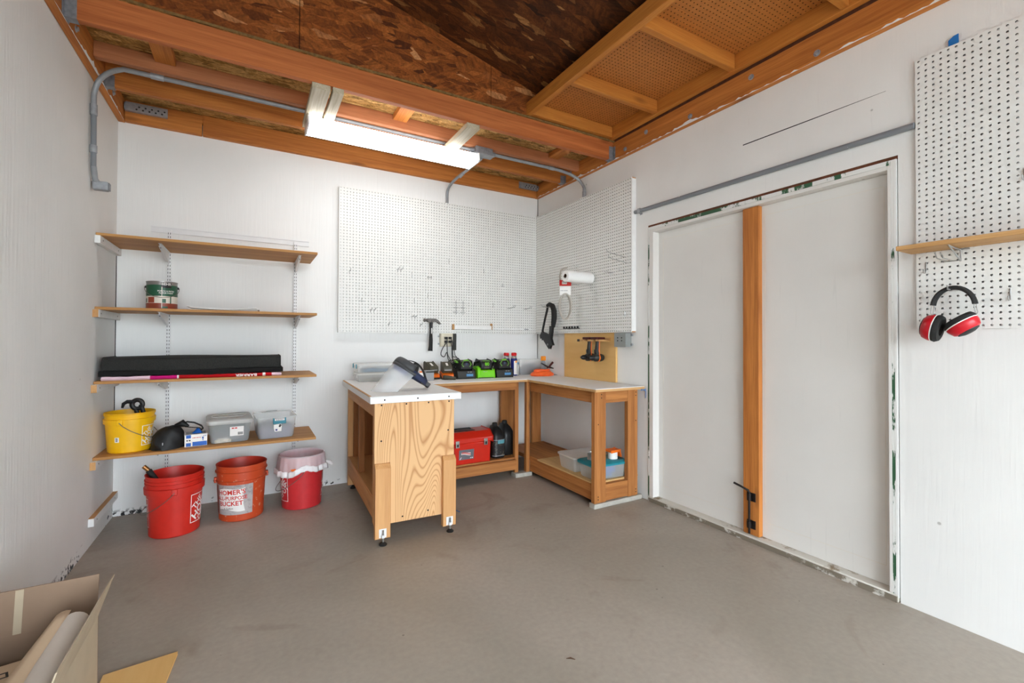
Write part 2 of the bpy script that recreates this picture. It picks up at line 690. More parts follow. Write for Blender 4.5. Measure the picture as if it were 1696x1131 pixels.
M['loft_x'] = wood('loft_timber_x', (204, 136, 60), (162, 92, 34), 'x', knots=.5)
M['loft_y'] = wood('loft_timber_y', (204, 136, 60), (162, 92, 34), 'y', knots=.5)
M['grey_block'] = wood('weathered_block', (206, 196, 174), (158, 142, 112), 'y', fine=.5)
M['oak_x'] = wood('shelf_board', (196, 146, 88), (156, 104, 54), 'x', across=22, along=.5)
M['oak_edge'] = wood('shelf_cleat', (206, 160, 106), (176, 126, 76), 'y', across=22)
M['ply_face'] = wood('plywood_face', (222, 178, 128), (190, 138, 90), 'z', across=4.6, along=.62, rings=72.0, fine=.22, mid=.46, knots=0)
M['ply_panel'] = wood('varnished_plywood', (230, 190, 126), (212, 164, 96), 'y', across=5, along=.6, fine=.2)
M['ply_floor'] = wood('bench_deck_plywood', (216, 182, 128), (184, 144, 90), 'y', across=8, along=.8)
M['island_z'] = wood('island_leg', (214, 164, 110), (186, 132, 82), 'z', knots=.3)
M['island_x'] = wood('island_board', (204, 152, 98), (174, 118, 68), 'y', knots=.3)
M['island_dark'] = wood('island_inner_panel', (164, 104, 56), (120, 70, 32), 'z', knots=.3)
M['peg'] = plain('white_hardboard', (228, 228, 224), .45, var=.02)
M['peg_core_shade'] = plain('hardboard_core_shade', (40, 32, 28), .8, var=.1)  # hardboard brown darkened, so the shade of deep holes is in the colour
M['peg_brown_core'] = plain('dark_hardboard_core', (52, 30, 16), .8, var=.1)
M['peg_brown'] = plain('brown_hardboard', (178, 110, 46), .6, var=.08)
M['furring'] = wood('furring_strip', (200, 150, 100), (160, 108, 64), 'z')
M['galv'] = plain('galvanised_steel', (158, 161, 166), .45, metal=.35, var=.15, scale=40)
M['galv_dark'] = plain('dull_bracket_steel', (132, 134, 140), .5, metal=.3, var=.2, scale=50)
M['conduit'] = plain('conduit_steel', (150, 154, 158), .45, metal=.4, var=.12, scale=18)
M['conduit_paint'] = blotch('conduit_paint_flecks', (122, 126, 131), (222, 222, 220), 11, .63, .66, .5)
M['chrome'] = plain('zinc_wire', (182, 182, 182), .3, metal=.85, var=.05)
M['dark_steel'] = plain('forged_steel', (104, 100, 96), .4, metal=.5, var=.2)
M['pad'] = plain('grey_pad_paint', (176, 172, 162), .7, var=.12)
M['steel'] = plain('polished_steel', (188, 188, 186), .28, metal=.9, var=.08)
M['black'] = plain('black_plastic', (26, 26, 27), .45, var=.15)
M['black_matte'] = plain('black_rubber', (30, 30, 29), .75, var=.2, scale=60)
M['iron'] = plain('black_iron', (34, 28, 26), .5, metal=.5, var=.3)
M['green_flake'] = blotch('green_paint_flaking', (226, 226, 222), (44, 88, 58), 9, .52, .55, .6, (2, 2, .5))
M['green_heavy'] = blotch('green_paint_patches', (46, 86, 58), (224, 224, 220), 8, .52, .55, .6, (1, .6, .5))
M['gap'] = plain('bare_brown_timber', (96, 54, 32), .8, var=.3)
M['sill'] = blotch('worn_sill_paint', (206, 202, 192), (128, 108, 80), 7, .56, .66, .7)
M['sill_edge'] = blotch('bare_sill_timber', (118, 108, 94), (204, 200, 192), 12, .52, .6, .8)
M['box_grey'] = plain('grey_box_paint', (140, 144, 142), .5, var=.05)
M['cream'] = plain('cream_plastic', (214, 206, 184), .5, var=.03)
M['blue_tape'] = plain('blue_masking_tape', (28, 106, 176), .6, var=.08)
M['red'] = plain('red_bucket_plastic', (198, 40, 28), .4, var=.05)
M['orange'] = blotch('paint_splashed_orange', (192, 70, 30), (206, 156, 128), 34, .60, .68, .45)
M['orange_in'] = blotch('splashed_bucket_inside', (188, 48, 28), (226, 216, 206), 22, .68, .72, .45)
M['pinkred'] = plain('red_worn_plastic', (196, 44, 48), .4, var=.06)
M['yellow'] = plain('yellow_bucket_plastic', (240, 184, 12), .4, var=.03)
M['print_white'] = plain('white_print', (238, 234, 230), .5, var=.02)
M['print_black'] = plain('black_print', (28, 28, 30), .5, var=.05)
M['print_red'] = plain('red_print', (204, 50, 38), .5, var=.1)
M['print_grey'] = plain('grey_print', (150, 152, 156), .5, var=.05)
M['print_blue'] = plain('blue_print', (22, 92, 184), .5, var=.05)
M['label_grey'] = blotch('worn_bucket_label', (176, 168, 166), (150, 142, 142), 40, .5, .62, .6)
M['bail'] = plain('bail_wire', (120, 112, 104), .4, metal=.6, var=.1)
M['liner'] = clear_plastic('bin_liner_film', (246, 232, 234), .55, .35)
M['liner_white'] = plain('bin_liner_hem', (238, 234, 234), .45, var=.04)
M['clear'] = clear_plastic('clear_polypropylene', (240, 242, 240), .295, .32)
M['clear_lid'] = clear_plastic('frosted_lid', (234, 234, 230), .5, .32)
M['visor'] = clear_plastic('clear_visor', (244, 247, 250), .29, .31)
M['teal'] = plain('teal_plastic', (30, 132, 146), .45, var=.05)
M['teal_dark'] = plain('teal_latch', (24, 120, 140), .45, var=.05)
M['paper'] = plain('white_paper', (238, 236, 232), .7, var=.02)
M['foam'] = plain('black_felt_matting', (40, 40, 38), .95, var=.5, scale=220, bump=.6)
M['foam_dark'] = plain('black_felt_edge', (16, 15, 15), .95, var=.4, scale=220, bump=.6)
M['bag_pink'] = plain('pale_pink_film', (228, 198, 208), .35, var=.06)
M['bag_magenta'] = plain('magenta_film', (196, 26, 116), .35, var=.06)
M['bag_red'] = plain('red_film', (180, 20, 28), .32, var=.1)
M['can_steel'] = plain('tin_plate', (150, 146, 144), .3, metal=.8, var=.1)
M['can_green'] = plain('green_can_label', (28, 84, 58), .4, var=.06)
M['can_cream'] = plain('cream_can_label', (222, 214, 200), .4, var=.05)
M['can_brick'] = plain('brick_can_label', (142, 62, 40), .4, var=.12)
M['nylon'] = plain('black_nylon', (18, 18, 19), .6, var=.3, scale=40, bump=.3)
M['nylon_web'] = plain('black_webbing', (22, 22, 23), .7, var=.2)
M['cloth_dark'] = plain('slate_contents', (66, 72, 88), .8, var=.35, scale=25)
M['cloth_mauve'] = plain('mauve_contents', (112, 112, 138), .8, var=.2, scale=15)
M['nuts'] = plain('pale_packing', (190, 186, 176), .8, var=.2, scale=60)
M['toolbox'] = plain('red_toolbox_plastic', (202, 38, 20), .38, var=.04)
M['toolbox_dark'] = plain('dark_red_plastic', (70, 14, 12), .5, var=.1)  # dark red for handle well, drill feet, pliers and tin label
M['plate_grey'] = plain('grey_badge', (120, 118, 124), .4, metal=.3, var=.08)
M['jug_label'] = blotch('dark_jug_label', (40, 40, 42), (132, 122, 104), 60, .55, .68, .4)
M['jug_teal'] = plain('teal_label_band', (92, 156, 168), .45, var=.15, scale=60)
M['orange_plastic'] = plain('orange_tool_plastic', (236, 112, 24), .45, var=.05)
M['lime'] = plain('lime_tool_plastic', (118, 206, 20), .4, var=.05)
M['lime_dark'] = plain('green_trim_plastic', (104, 168, 48), .45, var=.08)
M['tool_dark'] = plain('charcoal_tool_plastic', (40, 40, 36), .5, var=.15)
M['olive'] = plain('olive_battery_plastic', (70, 66, 52), .5, var=.12)
M['screen_blue'] = plain('blue_sticker', (76, 132, 178), .45, var=.08)
M['cap_red'] = plain('red_cap', (208, 24, 28), .4, var=.05)
M['can_blue'] = plain('navy_can', (28, 36, 110), .35, var=.06)
M['orange_line'] = plain('orange_line', (250, 104, 44), .5, var=.1)
M['orange_cap'] = plain('orange_cap', (250, 150, 30), .4, var=.04)
M['towel'] = plain('paper_towel', (242, 242, 240), .9, var=.02, bump=.3, scale=120)
M['towel_core'] = plain('cardboard_core', (88, 62, 44), .8, var=.1)
M['hose'] = plain('grey_vinyl_hose', (176, 170, 160), .45, var=.05)
M['card_red'] = plain('red_header_card', (206, 34, 26), .5, var=.04)
M['muff_red'] = plain('red_ear_cup', (196, 24, 38), .3, var=.04)
M['shield_navy'] = plain('navy_headgear', (44, 54, 84), .45, var=.1)
M['shield_grey'] = plain('grey_headgear', (66, 67, 69), .5, var=.08)
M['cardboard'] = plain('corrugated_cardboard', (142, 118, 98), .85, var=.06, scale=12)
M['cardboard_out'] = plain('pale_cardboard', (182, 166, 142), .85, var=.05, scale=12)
M['kraft'] = plain('kraft_paper', (206, 180, 150), .8, var=.04, scale=8)
M['kraft_roll'] = plain('rolled_wrapping_paper', (204, 192, 180), .7, var=.03, scale=8)
M['copper'] = plain('bronze_fitting', (150, 104, 60), .35, metal=.8, var=.1)
M['black_tint'] = plain('faded_black_scuff', (38, 36, 36), .8, var=.3)
_m, _nt, _b = _mat('fluorescent_diffuser')
_b.inputs['Base Color'].default_value = (.9, .9, .88, 1)
_b.inputs['Emission Color'].default_value = (.97, .985, 1, 1)
_b.inputs['Emission Strength'].default_value = LAMP_STRENGTH
M['lamp'] = _m

# ================================================================== SETTING
def scuffs(m, n=(1, 1, 1), top=.05):
    """black scrapes along the foot of a painted wall"""
    nt = m.node_tree
    L = nt.links.new
    b = nt.nodes['Principled BSDF']
    src = b.inputs['Base Color'].links[0].from_socket
    tc = N(nt, 'ShaderNodeTexCoord')
    sx = N(nt, 'ShaderNodeSeparateXYZ')
    L(tc.outputs['Object'], sx.inputs[0])
    zr = N(nt, 'ShaderNodeMapRange')
    zr.inputs['From Min'].default_value = top
    zr.inputs['From Max'].default_value = top - .03
    L(sx.outputs['Z'], zr.inputs['Value'])
    no = N(nt, 'ShaderNodeTexNoise')
    no.inputs['Scale'].default_value = 38
    no.inputs['Detail'].default_value = 5
    L(tc.outputs['Object'], no.inputs['Vector'])
    big = N(nt, 'ShaderNodeTexNoise')
    big.inputs['Scale'].default_value = 2.2
    L(tc.outputs['Object'], big.inputs['Vector'])
    ad = N(nt, 'ShaderNodeMath', operation='MULTIPLY')
    L(no.outputs['Fac'], ad.inputs[0])
    L(big.outputs['Fac'], ad.inputs[1])
    th = N(nt, 'ShaderNodeMapRange')
    th.inputs['From Min'].default_value = .285
    th.inputs['From Max'].default_value = .30
    L(ad.outputs[0], th.inputs['Value'])
    mu = N(nt, 'ShaderNodeMath', operation='MULTIPLY')
    L(zr.outputs[0], mu.inputs[0])
    L(th.outputs[0], mu.inputs[1])
    mx = N(nt, 'ShaderNodeMix', data_type='RGBA')
    L(mu.outputs[0], mx.inputs[0])
    L(src, mx.inputs[6])
    mx.inputs[7].default_value = lin((34, 34, 36))
    L(mx.outputs[2], b.inputs['Base Color'])
scuffs(M['wall'])
scuffs(M['wall_side'], top=.07)

struct(MB().mm(-3.55, .3, -6.4, .12, -.12, 0).build('floor', M['floor']))
struct(MB().mm(-30, 30, -40, -6.4, -.16, -.04).build('ground', M['slab']))
wb = struct(MB().mm(-3.517, .1, 0, .1, 0, 2.9).build('wall_back', M['wall']))
wl = struct(MB().mm(-3.517, -W, -6.4, 0, 0, 3.8).build('wall_left', M['wall_side']))
DY0, DY1, DZ = -3.095, -1.545, 2.083
w = MB().mm(0, .1, DY1, 0, 0, 2.985).mm(0, .1, -6.4, DY0, 0, 2.985).mm(0, .1, DY0, DY1, DZ, 2.985)
wr = struct(w.build('wall_right', M['wall_right']))
w = MB().mm(-3.517, -3.25, -6.4, -6.3, 0, 3.8).mm(-.2, .1, -6.4, -6.3, 0, 3.0).mm(-3.25, -.2, -6.4, -6.3, 2.42, 3.8)
struct(w.build('wall_front', M['wall']))
# corner gaps and the long split above the door
MB().mm(-W - .002, -W + .004, -.004, .001, .55, 1.79).build('corner_gap', M['black_tint'], wb, world=True)
MB().mm(-.005, .002, -.004, .001, 2.49, 2.69).build('corner_gap', M['black_tint'], wb, world=True)
MB().mm(-.004, .002, -.005, .001, .86, 1.27).build('corner_gap', M['black_tint'], wb, world=True)
MB().prism([(-2.32, 2.417), (-2.32, 2.411), (-2.7, 2.406), (-3.05, 2.4045), (-3.05, 2.4055), (-2.7, 2.411)], -.0008, .001,
           lambda a, b, t: (t, a, b)).build('split', M['black_tint'], wr, world=True)

# sloping roof of strand board sheets
SL = .2547
ang = math.atan(SL)
ceil = bpy.data.objects.new('ceiling', None)
COL.objects.link(ceil)
ceil.location = (0, 0, 2.835)
ceil.rotation_euler = (0, ang, 0)
struct(ceil)
for i in range(3):
    for j in range(5):
        x1 = -.72 - i * 1.25
        y1 = -1.19 - j * 1.22
        MB().mm(x1 - 1.247, x1, max(y1 - 1.216, -6.4), y1, 0, .012).build('roof_sheet', M['osb_roof_shaded'], ceil)
MB().mm(-3.75, -.70, -6.45, -.9, .0125, .06).build('roof_backing', M['black_matte'], ceil)
MB().mm(-.76, .12, -6.42, -1.17, 2.986, 3.06).build('roof_backing', M['black_matte'], ceil, world=True)
MB().mm(-3.5, .1, -1.17, -1.15, 2.86, 3.75).build('roof_backing', M['black_matte'], ceil, world=True)  # upright backing added behind the loft wall to stop light leaking through its seams
# strand board wall that closes the loft, above the cross beam
wloft = bpy.data.objects.new('wall_loft', None)
COL.objects.link(wloft)
wloft.location = (0, -1.19, 2.853)
struct(wloft)
for x0, x1 in ((-W, -2.395), (-2.391, -1.174), (-1.170, 0.0)):
    MB().prism([(x0, 2.853), (x1, 2.853), (x1, 2.836 - x1 * SL), (x0, 2.836 - x0 * SL)] if x1 < -.01 else
               [(x0, 2.853), (-.001, 2.853), (-.001, 2.984), (-.74, 2.984), (-.74, 3.02), (x0, 2.836 - x0 * SL)], -1.2, -1.188,
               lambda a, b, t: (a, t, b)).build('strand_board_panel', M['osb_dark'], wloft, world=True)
# low deck over the back of the room
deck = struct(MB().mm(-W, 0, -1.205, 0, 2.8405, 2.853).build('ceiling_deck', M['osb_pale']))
MB().mm(-W, 0, -1.2085, -1.2051, 2.8405, 2.853).build('deck_edge', M['osb_edge'], deck, world=True)

def hanger(parent, x, ya, yb, z0, z1, s):
    """stamped joist hanger: saddle, two cheeks and two flanges against the ledger; s = +1 wall lies towards -x"""
    m = MB()
    t = .0025
    m.mm(min(x, x + s * .045), max(x, x + s * .045), ya - t, yb + t, z0 - t, z0 - .0002)
    for y in (ya - t, yb + .0002):
        m.mm(min(x, x + s * .045), max(x, x + s * .045), y, y + t - .0002, z0, z1)
    for y0, y1 in ((ya - .026, ya - t), (yb + t, yb + .026)):
        m.mm(min(x, x + s * t), max(x, x + s * t), y0, y1, z0, z1)
    return m.build('joist_hanger', M['galv_dark'], parent, world=True)

LX0, LX1 = -W + .04, -.04
def timber(name, label, x0, x1, y0, y1, z0, z1, mat, cat='beam', group=None):
    o = MB().mm(x0, x1, y0, y1, z0, z1).build(name, mat, bevel=.003)
    return tag(o, label, cat, group)

bm = timber('ceiling_beam', 'reddish cross beam under the strand board wall, hung between both side ledgers', LX0, LX1, -1.2, -1.158, 2.695, 2.8395, M['fir_red'])
hanger(bm, LX0, -1.2, -1.158, 2.695, 2.80, 1)
hanger(bm, LX1, -1.2, -1.158, 2.695, 2.80, -1)
jo = timber('ceiling_joist', 'orange ceiling joist in steel hangers, next to the back wall', LX0, LX1, -.522, -.484, 2.70, 2.8395, M['fir_x'], 'joist')
hanger(jo, LX0, -.522, -.484, 2.70, 2.77, 1)
hanger(jo, LX1, -.522, -.484, 2.70, 2.77, -1)
timber('ceiling_joist', 'rounded pinkish joist behind the long grey conduit', LX0, LX1, -.752, -.708, 2.752, 2.8395, M['fir_pink'], 'joist')
for x, lab in ((-3.06, 'short blocking between beam and joist nearest the left wall'), (-1.69, 'short blocking between beam and joist above the light'),
               (-.33, 'short blocking between beam and joist nearest the right wall')):
    timber('blocking', lab, x - .05, x + .05, -1.157, -.753, 2.80, 2.8395, M['fir_y'], 'blocking')
timber('rim_board', 'long orange rim board along the top of the back wall', -2.935, -.041, -.04, -.001, 2.692, 2.8395, M['fir_x'], 'board')
t = thing('rim_board', 'split orange rim board in the top left corner of the back wall', 'board', (-3.16, -.02, 2.69))
MB().mm(-3.376, -2.94, -.043, -.001, 2.692, 2.775).build('lower_half', M['fir_x'], t, world=True, bevel=.004)
MB().mm(-3.376, -2.935, -.034, -.001, 2.7755, 2.8395).build('upper_half', M['fir_x'], t, world=True, bevel=.003)
led_r = timber('ledger_board', 'orange ledger bolted along the top of the door wall', -.039, -.001, -6.29, -.001, 2.690, 2.838, M['fir_y'], 'board')
led_l = timber('ledger_board', 'orange ledger along the top of the left wall', -W + .001, -W + .039, -6.29, -.001, 2.690, 2.8395, M['fir_y'], 'board')
def bolt(parent, x, y, z, s):
    m = MB()
    R = Euler((0, math.pi / 2, 0)).to_matrix()
    m.lathe([(.0, 0), (.017, 0), (.017, .003), (.012, .003)], 16, (x, y, z), R if s > 0 else Euler((0, -math.pi / 2, 0)).to_matrix())
    m.lathe([(.012, .003), (.011, .011), (.0, .011)], 6, (x, y, z), R if s > 0 else Euler((0, -math.pi / 2, 0)).to_matrix())
    m.build('bolt', M['galv'], parent, world=True)
for y, z in ((-1.34, 2.735), (-1.562, 2.785), (-1.962, 2.735), (-2.399, 2.785), (-2.765, 2.73), (-.62, 2.77)):
    bolt(led_r, -.039, y, z, -1)
for y, z in ((-1.03, 2.735), (-.33, 2.745)):
    bolt(led_l, -W + .039, y, z, 1)

o = MB().mm(-.030, -.001, -6.29, -1.21, 2.8385, 2.984).build('gap_shade_board', M['gap'])  # added dark board, stands in for the shade in the gap above the ledger
tag(o, 'dark board added as shade in the gap between ledger and overhead rack', 'board')
def smear(parent, x, y0, y1, z, hmax, blobs=(), axis='y'):
    """ragged lip of white wall paint carried onto the timber"""
    rnd = random.Random(int(abs(y0) * 100) + 5)
    n = int(abs(y1 - y0) / .022)
    up = []
    for i in range(n + 1):
        y = y0 + (y1 - y0) * i / n
        h = hmax * rnd.random() ** 2.2 + .001
        for b, w, hh in blobs:
            if abs(y - b) < w:
                h += hh * rnd.uniform(.5, 1) * (1 - abs(y - b) / w)
        up.append((y, z + h))
    m = MB()
    for (a, b), (c, d) in zip(up[:-1], up[1:]):
        q = [(a, z), (c, z), (c, d), (a, b)]
        f = (lambda s, t, k: (x + k, s, t)) if axis == 'y' else (lambda s, t, k: (s, x + k, t))
        m.add([f(s, t, 0) for s, t in q], [(0, 1, 2, 3)])
    m.build('paint_smear', M['white'], parent, world=True)
smear(led_r, -.0394, -.06, -3.4, 2.6905, .012, ((-1.93, .12, .03), (-.75, .1, .015)))
smear(led_l, -W + .0394, -.05, -2.2, 2.6905, .012, ((-.75, .28, .035), (-.3, .15, .012)))

# hold-down straps in the corners of the rim board
def holddown(label, x0, x1, flip):
    t = thing('holddown_bracket', label, 'bracket', ((x0 + x1) / 2, -.05, 2.79))
    MB().mm(x0, x1, -.075, -.044, 2.755, 2.757).mm(x0, x1, -.046, -.0436, 2.757, 2.825).mm(x0, x1, -.0745, -.0725, 2.757, 2.80).build('channel', M['galv'], t, world=True, bevel=.001, seg=1)
    xe = x0 if flip else x1
    m = MB()
    m.lathe([(0, 0), (.026, 0), (.026, .006), (.0, .006)], 20, (xe, -.06, 2.785), Euler((0, math.pi / 2 if flip else -math.pi / 2, 0)).to_matrix())
    m.build('washer', M['galv_dark'], t, world=True, smooth=True)
    for k in range(5):
        for r in range(2):
            x = x0 + (x1 - x0) * (.28 + .15 * k + .06 * r)
            MB().lathe([(0, .002), (.005, .0015), (.006, 0)], 8, (x, -.0745, 2.770 + r * .018), Euler((math.pi / 2, 0, 0)).to_matrix()).build('nail_head', M['black_tint'], t, world=True)
    return t
holddown('grey steel hold-down strap in the top left corner', -3.372, -3.14, True)
holddown('grey steel hold-down strap in the top right corner above the pegboards', -.26, -.045, False)

# hanging loft rack over the door side
rack = thing('loft_rack', 'overhead timber rack floored with brown perforated hardboard, beside the door wall', 'rack', (-.45, -2.5, 2.855))
MB().mm(-.884, -.846, -4.6, -1.202, 2.856, 2.945).build('edge_rail', M['loft_y'], rack, world=True, bevel=.003)
MB().mm(-.086, -.048, -4.6, -1.202, 2.850, 2.945).build('wall_rail', M['loft_y'], rack, world=True, bevel=.003)
for y in (-1.241, -1.715, -2.325, -2.935, -3.545, -4.155):
    MB().mm(-.8455, -.0865, y, y + .038, 2.858, 2.945).build('joist', M['loft_x'], rack, world=True, bevel=.003)

def pegboard(o, ud, vd, nc, nr, mat, parent=None, name='perforated_panel', r=.0037, th=.006, label=None):
    """sheet of hardboard with one real hole per inch; o = top-left corner of the face, ud/vd = unit vectors along columns/rows"""
    o, ud, vd = Vector(o), Vector(ud), Vector(vd)
    nd = ud.cross(vd)                # into the board, away from the viewer
    vs, fs, core = [], [], []
    for j in range(nr + 1):
        for i in range(nc + 1):
            vs.append(tuple(o + ud * (i * IN) + vd * (j * IN)))
    base = len(vs)
    for j in range(nr + 1):
        for i in range(nc + 1):
            vs.append(tuple(o + ud * (i * IN) + vd * (j * IN) + nd * th))
    A = [(math.cos(math.radians(22.5 + 45 * k)) * r, math.sin(math.radians(22.5 + 45 * k)) * r) for k in range(8)]
    for j in range(nr):
        for i in range(nc):
            c = o + ud * ((i + .5) * IN) + vd * ((j + .5) * IN)
            n = len(vs)
            for a, b in A:
                vs.append(tuple(c + ud * a + vd * b))
            for a, b in A:
                vs.append(tuple(c + ud * a + vd * b + nd * th))
            p00 = j * (nc + 1) + i
            p10, p01, p11 = p00 + 1, p00 + nc + 1, p00 + nc + 2
            # 7,0 face +u; 1,2 face +v; 3,4 face -u; 5,6 face -v
            fs += [(p10, n + 7, n + 0, p11), (p11, n + 1, n + 2, p01), (p01, n + 3, n + 4, p00), (p00, n + 5, n + 6, p10),
                   (p11, n + 0, n + 1), (p01, n + 2, n + 3), (p00, n + 4, n + 5), (p10, n + 6, n + 7)]
            core += range(len(fs), len(fs) + 8)
            q00, q10, q01, q11, e = p00 + base, p10 + base, p01 + base, p11 + base, n + 8
            fs += [(q11, e + 0, e + 7, q10), (q01, e + 2, e + 1, q11), (q00, e + 4, e + 3, q01), (q10, e + 6, e + 5, q00),
                   (e + 1, e + 0, q11), (e + 3, e + 2, q01), (e + 5, e + 4, q00), (e + 7, e + 6, q10)]
            core += range(len(fs), len(fs) + 8)
            for k in range(8):
                k2 = (k + 1) % 8
                fs.append((n + k, n + k2, n + 8 + k2, n + 8 + k))
    w_, h_ = nc * IN, nr * IN
    n = len(vs)
    for a, b in ((0, 0), (w_, 0), (w_, h_), (0, h_)):
        vs.append(tuple(o + ud * a + vd * b))
        vs.append(tuple(o + ud * a + vd * b + nd * th))
    for k in range(4):
        k2 = (k + 1) % 4
        fs.append((n + 2 * k, n + 2 * k2, n + 2 * k2 + 1, n + 2 * k + 1))
    m = MB()
    m.v, m.f = vs, fs
    ob = m.build(name, mat, parent, world=parent is not None, label=label)
    ob.data.materials.append(M['peg_brown_core'] if mat is M['peg_brown'] else M['peg_core_shade'])
    for i in core:
        ob.data.polygons[i].material_index = 1
    return ob

for y in range(3):
    pegboard((-.85, -1.203 - y * 1.2205 - (1.2192 if y < 2 else .9144), 2.9455), (1, 0, 0), (0, 1, 0), 31, 48 if y < 2 else 36, M['peg_brown'], rack, 'perforated_panel')

# ------------------------------------------------------------------ double door blocked off with panels
door = bpy.data.objects.new('door_1', None)
COL.objects.link(door)
door.location = (.03, -2.32, 0)
struct(door)
JX = -.004
MB().mm(JX, .075, -1.598, -1.560, .034, 2.044).build('jamb', M['door'], door, world=True, bevel=.002)
MB().mm(JX, .075, -3.068, -3.054, .034, 2.044).build('jamb', M['door'], door, world=True, bevel=.002)
MB().mm(JX, .075, -3.054, -1.598, 2.024, 2.044).build('head_jamb', M['door'], door, world=True, bevel=.002)
MB().mm(JX - .001, .07, -1.5595, -1.551, .02, 2.066).build('casing_strip', M['green_heavy'], door, world=True)
MB().mm(JX - .001, .07, -3.0905, -3.0812, .02, 2.066).build('casing_strip', M['white'], door, world=True)
MB().mm(JX, .07, -3.0808, -3.0684, .034, 2.066).build('casing_strip', M['green_flake'], door, world=True)
MB().mm(JX - .001, .07, -2.42, -1.56, 2.0445, 2.066).build('casing_strip', M['green_heavy'], door, world=True)
MB().mm(JX - .001, .07, -3.068, -2.422, 2.0445, 2.066).build('casing_strip', M['green_flake'], door, world=True)
MB().mm(.003, .08, -3.095, -1.545, 2.0665, 2.0825).build('gap_filler', M['gap'], door, world=True)
MB().mm(.02, .08, -1.5505, -1.5455, .02, 2.066).build('gap_filler', M['gap'], door, world=True)
MB().mm(.02, .08, -3.0945, -3.091, .02, 2.066).build('gap_filler', M['gap'], door, world=True)
MB().mm(.058, .078, -2.352, -1.5985, .034, 2.0235).build('door_leaf', M['door'], door, world=True, bevel=.001)
MB().mm(.058, .078, -3.0535, -2.356, .034, 2.0235).build('door_leaf', M['door'], door, world=True, bevel=.001)
for y0, y1 in ((-2.29, -1.64), (-3.02, -2.42)):      # scored line around each leaf
    for q in ((y0, y1, 1.965, 1.967), (y0, y1, .125, .127), (y0, y0 + .002, .127, 1.965), (y1 - .002, y1, .127, 1.965)):
        MB().mm(.0572, .0582, *q).build('scored_line', M['can_cream'], door, world=True)
MB().mm(.02, .0575, -2.405, -2.303, .036, 2.023).build('centre_stud', M['fir_z'], door, world=True, bevel=.003)
MB().mm(-.006, .08, -3.09, -1.555, .0, .0335).build('sill', M['sill'], door, world=True, bevel=.004)
MB().mm(-.012, -.0065, -3.085, -1.56, .0, .026).build('sill_nosing', M['sill_edge'], door, world=True)
sb = bpy.data.objects.new('slide_bolt', None)
COL.objects.link(sb)
sb.parent = door
m = MB().tube([(.008, -2.35, .045), (.008, -2.35, .29), (.006, -2.345, .303), (-.01, -2.30, .322), (-.022, -2.268, .334)], .0065, 8)
m.build('rod', M['iron'], sb, world=True, smooth=True)
for z in (.10, .265):
    m = MB().mm(.0145, .0195, -2.385, -2.33, z - .026, z + .026)
    m.build('strap_plate', M['iron'], sb, world=True, bevel=.003)
    m = MB().lathe([(.0075, -.02), (.013, -.02), (.013, .02), (.0075, .02)], 12, (.008, -2.35, z))
    m.build('guide', M['iron'], sb, world=True, smooth=True)

# ------------------------------------------------------------------ conduits
def arc(p0, p1, p2, n=6):
    P0, P1, P2 = Vector(p0), Vector(p1), Vector(p2)
    return [tuple((1 - t) ** 2 * P0 + 2 * t * (1 - t) * P1 + t * t * P2) for t in [k / n for k in range(n + 1)]]

t = thing('conduit', 'grey conduit bending from the left wall along under the ceiling to the right corner', 'conduit', (-1.7, -.73, 2.72))
MB().tube([(-3.398, -.625, 2.18), (-3.398, -.634, 2.51)], .0137, 12).build('wall_drop', M['conduit_paint'], t, world=True, smooth=True)
pts = [(-3.398, -.634, 2.511)] + arc((-3.398, -.635, 2.56), (-3.398, -.64, 2.715), (-3.25, -.735, 2.722), 10) + [(-1.12, -.735, 2.722)]
MB().tube(pts, .0135, 12).build('left_run', M['conduit'], t, world=True, smooth=True)
pts = [(-.9, -.735, 2.722)] + arc((-.32, -.735, 2.722), (-.019, -.745, 2.715), (-.019, -.795, 2.58), 10) + [(-.019, -.795, 2.492)]
MB().tube(pts, .0135, 12).build('right_run', M['conduit'], t, world=True, smooth=True)
for p0, p1 in (((-3.398, -.633, 2.47), (-3.398, -.634, 2.53)), ((-3.398, -.627, 2.26), (-3.398, -.628, 2.30)), ((-3.13, -.735, 2.722), (-3.07, -.735, 2.722)),
               ((-.36, -.735, 2.722), (-.31, -.735, 2.722)), ((-.019, -.795, 2.505), (-.019, -.795, 2.55))):
    MB().cyl(p0, p1, .017, 12).build('coupling', M['galv'], t, world=True, smooth=True)
m = MB().tube([(-3.398, -.625, 2.185), (-3.396, -.60, 2.12), (-3.385, -.575, 2.095)], .0145, 10)
m.build('elbow', M['conduit'], t, world=True, smooth=True)
bx = MB().mm(-3.410, -3.338, -.60, -.555, 2.062, 2.112).build('end_box', M['galv'], t, world=True, bevel=.006)
MB().mm(-3.3375, -3.334, -.596, -.559, 2.066, 2.108).build('cover', M['galv_dark'], bx, world=True, bevel=.001)
for p0, p1 in (((-1.12, -.735, 2.722), (-1.085, -.735, 2.722)), ((-.935, -.735, 2.722), (-.90, -.735, 2.722))):
    MB().cyl(p0, p1, .02, 12).build('connector', M['galv_dark'], t, world=True, smooth=True)
jb = MB().mm(-1.085, -.935, -.775, -.70, 2.695, 2.75).build('junction_box', M['galv_dark'], t, world=True, bevel=.004)
MB().mm(-1.10, -.92, -.778, -.697, 2.690, 2.6945).build('cover', M['galv'], jb, world=True, bevel=.002)

